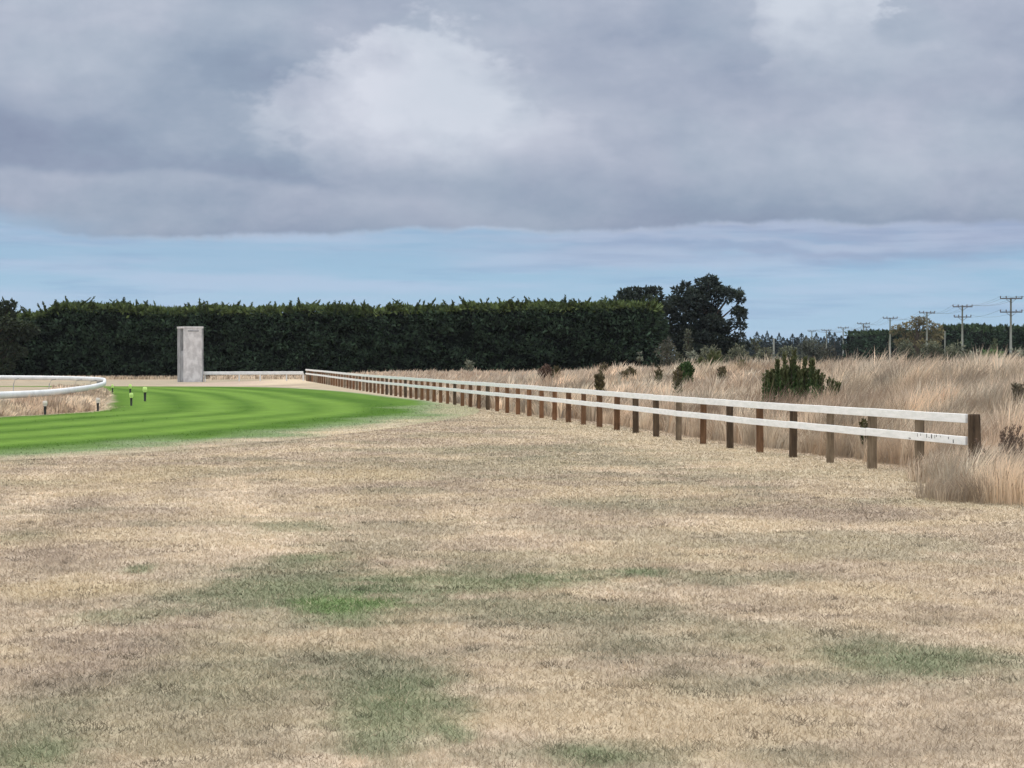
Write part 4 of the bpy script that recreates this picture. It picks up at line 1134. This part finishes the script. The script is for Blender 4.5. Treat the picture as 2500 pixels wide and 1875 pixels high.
def small(px, py, h, wd, Yv, label, c1=G1, c2=G2, name='gorse_seedling', cat_='plant', n=6):
    wl = []
    for i in range(n):
        o = (i/(n-1)-.5)*wd; wl.append((px+o*.4, px+o*1.1+random.uniform(-1, 1), py-h*(1-abs(o)/wd*.9)*random.uniform(.75, 1.0)+h*.4))
    k = Yv/54
    return wands(name, px, py+h/2, Yv, wl, label, c1, c2, .085*k**.7, .05*k**.6, 'small green plants in the dry grass', cat_, leafmin=.35, dens=110)
BR1 = np.array([.095, .105, .050]); BR2 = np.array([.12, .10, .055])
small(1676, 900, 34, 30, 74, 'bright green bushy plant in the dry grass below the pointed olive shrub', np.array([.05, .105, .03]), np.array([.05, .09, .03]), n=12)
small(1710, 887, 26, 20, 84, 'forked dark green plant right of the bright green bushy one', n=5)
small(1738, 872, 26, 12, 92, 'slim dark green plant, left one of the pair below the big conifer', n=5)
small(1754, 872, 26, 12, 92, 'slim dark green plant, right one of the pair below the big conifer', n=5)
small(1812, 893, 28, 24, 80, 'tripod shaped green plant left of the large spiky bush', n=5)
small(1764, 906, 22, 14, 72, 'thin olive plant between the forked plant and the tripod shaped plant', BR1, BR2, n=4)
small(1655, 912, 22, 12, 66, 'thin brown stalk left of and below the bright green bushy plant', BR1, BR2, n=3)
small(1608, 908, 22, 10, 78, 'tiny brown sprig alone in the pale grass left of the thin brown stalk', BR1, BR2, n=3)
small(1540, 908, 22, 18, 86, 'olive sprig, the larger of two side by side in the pale grass', BR1, BR2, n=6)
small(1522, 913, 16, 12, 84, 'olive sprig, the smaller of two side by side in the pale grass', BR1, BR2, n=5)
small(1473, 900, 24, 16, 96, 'dark brown sprig near the foot of the hedge above the upright olive one', BR1, BR2, n=5)
small(1464, 922, 28, 16, 72, 'upright olive sprig just above the top white rail', np.array([.11, .10, .045]), BR2, n=6)
small(1332, 906, 26, 30, 100, 'wide brown dead plant at the foot of the hedge', np.array([.12, .075, .05]), np.array([.14, .09, .07]), n=7)
small(1358, 905, 24, 12, 100, 'narrow brown sprig right of the wide brown dead plant', BR1, BR2, n=4)
small(2109, 1036, 24, 16, 40.5, 'small green weed behind the rails near the open end of the fence', np.array([.06, .075, .03]), np.array([.075, .07, .03]), name='weed', n=6)
wands('gorse_bush', 2412, 890, 92, [(2408, 2403, 858), (2412, 2410, 862), (2414, 2418, 857), (2405, 2400, 866), (2410, 2414, 866)], 'dark green upright bush at right, the left one of a pair', G1, G1, .13, .10)
wands('gorse_bush', 2434, 890, 92, [(2430, 2428, 858), (2440, 2446, 862), (2436, 2434, 868)], 'dark green upright bush at right, the right one of a pair', G1, G1, .13, .08)
w1 = [(2440+random.uniform(-40, 60), 2440+random.uniform(-60, 70), 1040+random.uniform(-2, 45)) for _ in range(16)]
wands('dry_bush', 2440, 1110, 31.0, w1, 'brown twiggy dead bush right of the thick end post', np.array([.16, .12, .085]), np.array([.17, .12, .09]), .035, .05)
w1 = [(2492+random.uniform(-20, 24), 2492+random.uniform(-26, 30), 938+random.uniform(-4, 30)) for _ in range(18)]
wands('dry_bush', 2492, 1000, 44.0, w1, 'greyish olive bush in the long grass at the right edge', np.array([.12, .115, .08]), np.array([.15, .13, .09]), .06, .09)

# ------------------------------------------------------------------ power poles and lines
poles = [  # px, y of top, Y, arms [(py, half width px)], label
    (2468, 727, 318, [(729, 27), (762, 27)], 'nearest and tallest power pole with two crossarms at the right edge'),
    (2349.5, 745, 359, [(749, 24), (774, 21)], 'power pole with two crossarms second from the right'),
    (2263, 761, 407, [(764, 19)], 'power pole in front of the yellow brown tree'),
    (2173, 775.5, 462, [(777, 17.6)], 'single crossarm pole just left of the yellow brown tree'),
    (2108, 790, 535, [(790.5, 15)], 'taller pole of the close set pair'),
    (2058.6, 800, 600, [(800.5, 13)], 'pole at the left end of the farther clipped hedge'),
    (2017.5, 806, 648, [(806.5, 11.6)], 'small far pole, right one of the two farthest'),
    (1982, 808, 668, [(808.5, 10)], 'small far pole, left one of the two farthest'),
]
wire_pts = {k: [] for k in ('a', 'b', 'c', 'd', 'e', 'f')}
def pole(px, py, Yv, arms, label, r0=.17):
    p = at(px, py, Yv); zb = float(terrain(p.x, Yv)); t = empty('power_pole', (p.x, Yv, zb), label, 'power pole', 'power poles along the far road')
    m = MB(); m.tube([(p.x, Yv, zb-.3), (p.x, Yv, (zb+p.z)/2), (p.x, Yv, p.z)], [r0*1.15, r0*.9, r0*.7], 10); m.build('pole', M['pole'], t, smooth_=True)
    for ai, (ay, hw) in enumerate(arms):
        z = zy(ay, Yv); hwm = hw/F*Yv
        m = MB(); m.box((p.x, Yv-.2, z), (2*hwm, .14, .15)); arm = m.build('crossarm', M['pole_dark'], t)
        m = MB()
        for s in (-1, 1): m.beam((p.x+s*.75, Yv-.22, z-.02), (p.x, Yv-.18, z-.6), .03, .05)
        m.build('brace', M['pole_dark'], t)
        for kk, fx_ in (('a' if ai == 0 else 'e', -.97), ('b', -.45), ('c', .45), ('d' if ai == 0 else 'f', .97)):
            if ai == 1 and kk in 'bc': pass
            m = MB(); m.tube([(p.x+fx_*hwm, Yv-.2, z+.07), (p.x+fx_*hwm, Yv-.2, z+.14), (p.x+fx_*hwm, Yv-.2, z+.30), (p.x+fx_*hwm, Yv-.2, z+.36)], [.03, .085, .075, .03], 8)
            m.build('insulator', M['ceramic'], t, smooth_=True)
            if not (ai == 1 and kk in 'bc'): wire_pts[kk].append((p.x+fx_*hwm, Yv-.2, z+.33))
    return t
for a in poles: pole(*a)
pole(2116, 797.5, 520, [(799, 7)], 'shorter pole of the close set pair', .14)
# plain pale posts without arms
for (px, pt, pb, Yv, lab, r) in ((1889, 826, 868, 300, 'short pale post standing before the far conifers', .13), (2307, 807, 822, 400, 'small pale post on the distant bushy hedge', .11)):
    p = at(px, pt, Yv); zb = float(terrain(p.x, Yv)); o = MB(); o.tube([(p.x, Yv, zb-.2), (p.x, Yv, (p.z+zb)/2), (p.x, Yv, p.z-.1), (p.x, Yv, p.z)], [r*1.1, r, r*.9, r*.7], 10)
    q = o.build('utility_post', M['pole'], None, smooth_=True); prop(q, lab, 'post')
names = {'a': 'left end of the top crossarms', 'b': 'inner left pins of the top crossarms', 'c': 'inner right pins of the top crossarms', 'd': 'right end of the top crossarms', 'e': 'left end of the lower crossarms', 'f': 'right end of the lower crossarms'}
for k, pts in wire_pts.items():
    if not pts: continue
    o0 = Vector(pts[0]); step = Vector((-6.2*(-1)+1.2, -46, 0)); pts = [tuple(o0+Vector((-2.5, -44, .4)))]+pts
    path = []
    for a, c2 in zip(pts[:-1], pts[1:]):
        a = Vector(a); c2 = Vector(c2); Ls = (c2-a).length; sag = min(1.1, Ls*Ls/2600)
        for i in range(10):
            t_ = i/10; q = a.lerp(c2, t_); q.z -= 4*sag*t_*(1-t_); path.append(q)
    path.append(Vector(pts[-1]))
    m = MB(); m.tube(path, .013, 5, cap=False); q = m.build('power_line', M['cable'], None)
    prop(q, 'thin sagging overhead wire on the '+names[k], 'wire', 'overhead wires between the power poles')

# ------------------------------------------------------------------ thin air between the camera and the far trees
m, t, nb_, out = new_mat('haze')
pv = t.nodes.new('ShaderNodeVolumePrincipled'); pv.inputs['Color'].default_value = (.80, .88, 1.0, 1); pv.inputs['Density'].default_value = .00004
pv.inputs['Anisotropy'].default_value = .2
t.links.new(pv.outputs[0], out.inputs['Volume'])
mb = MB(); mb.box((0, 3500, 12), (14000, 14000, 28))
hz_ = mb.build('haze', m); prop(hz_, 'thin bluish haze over the far fields', None, kind='stuff')
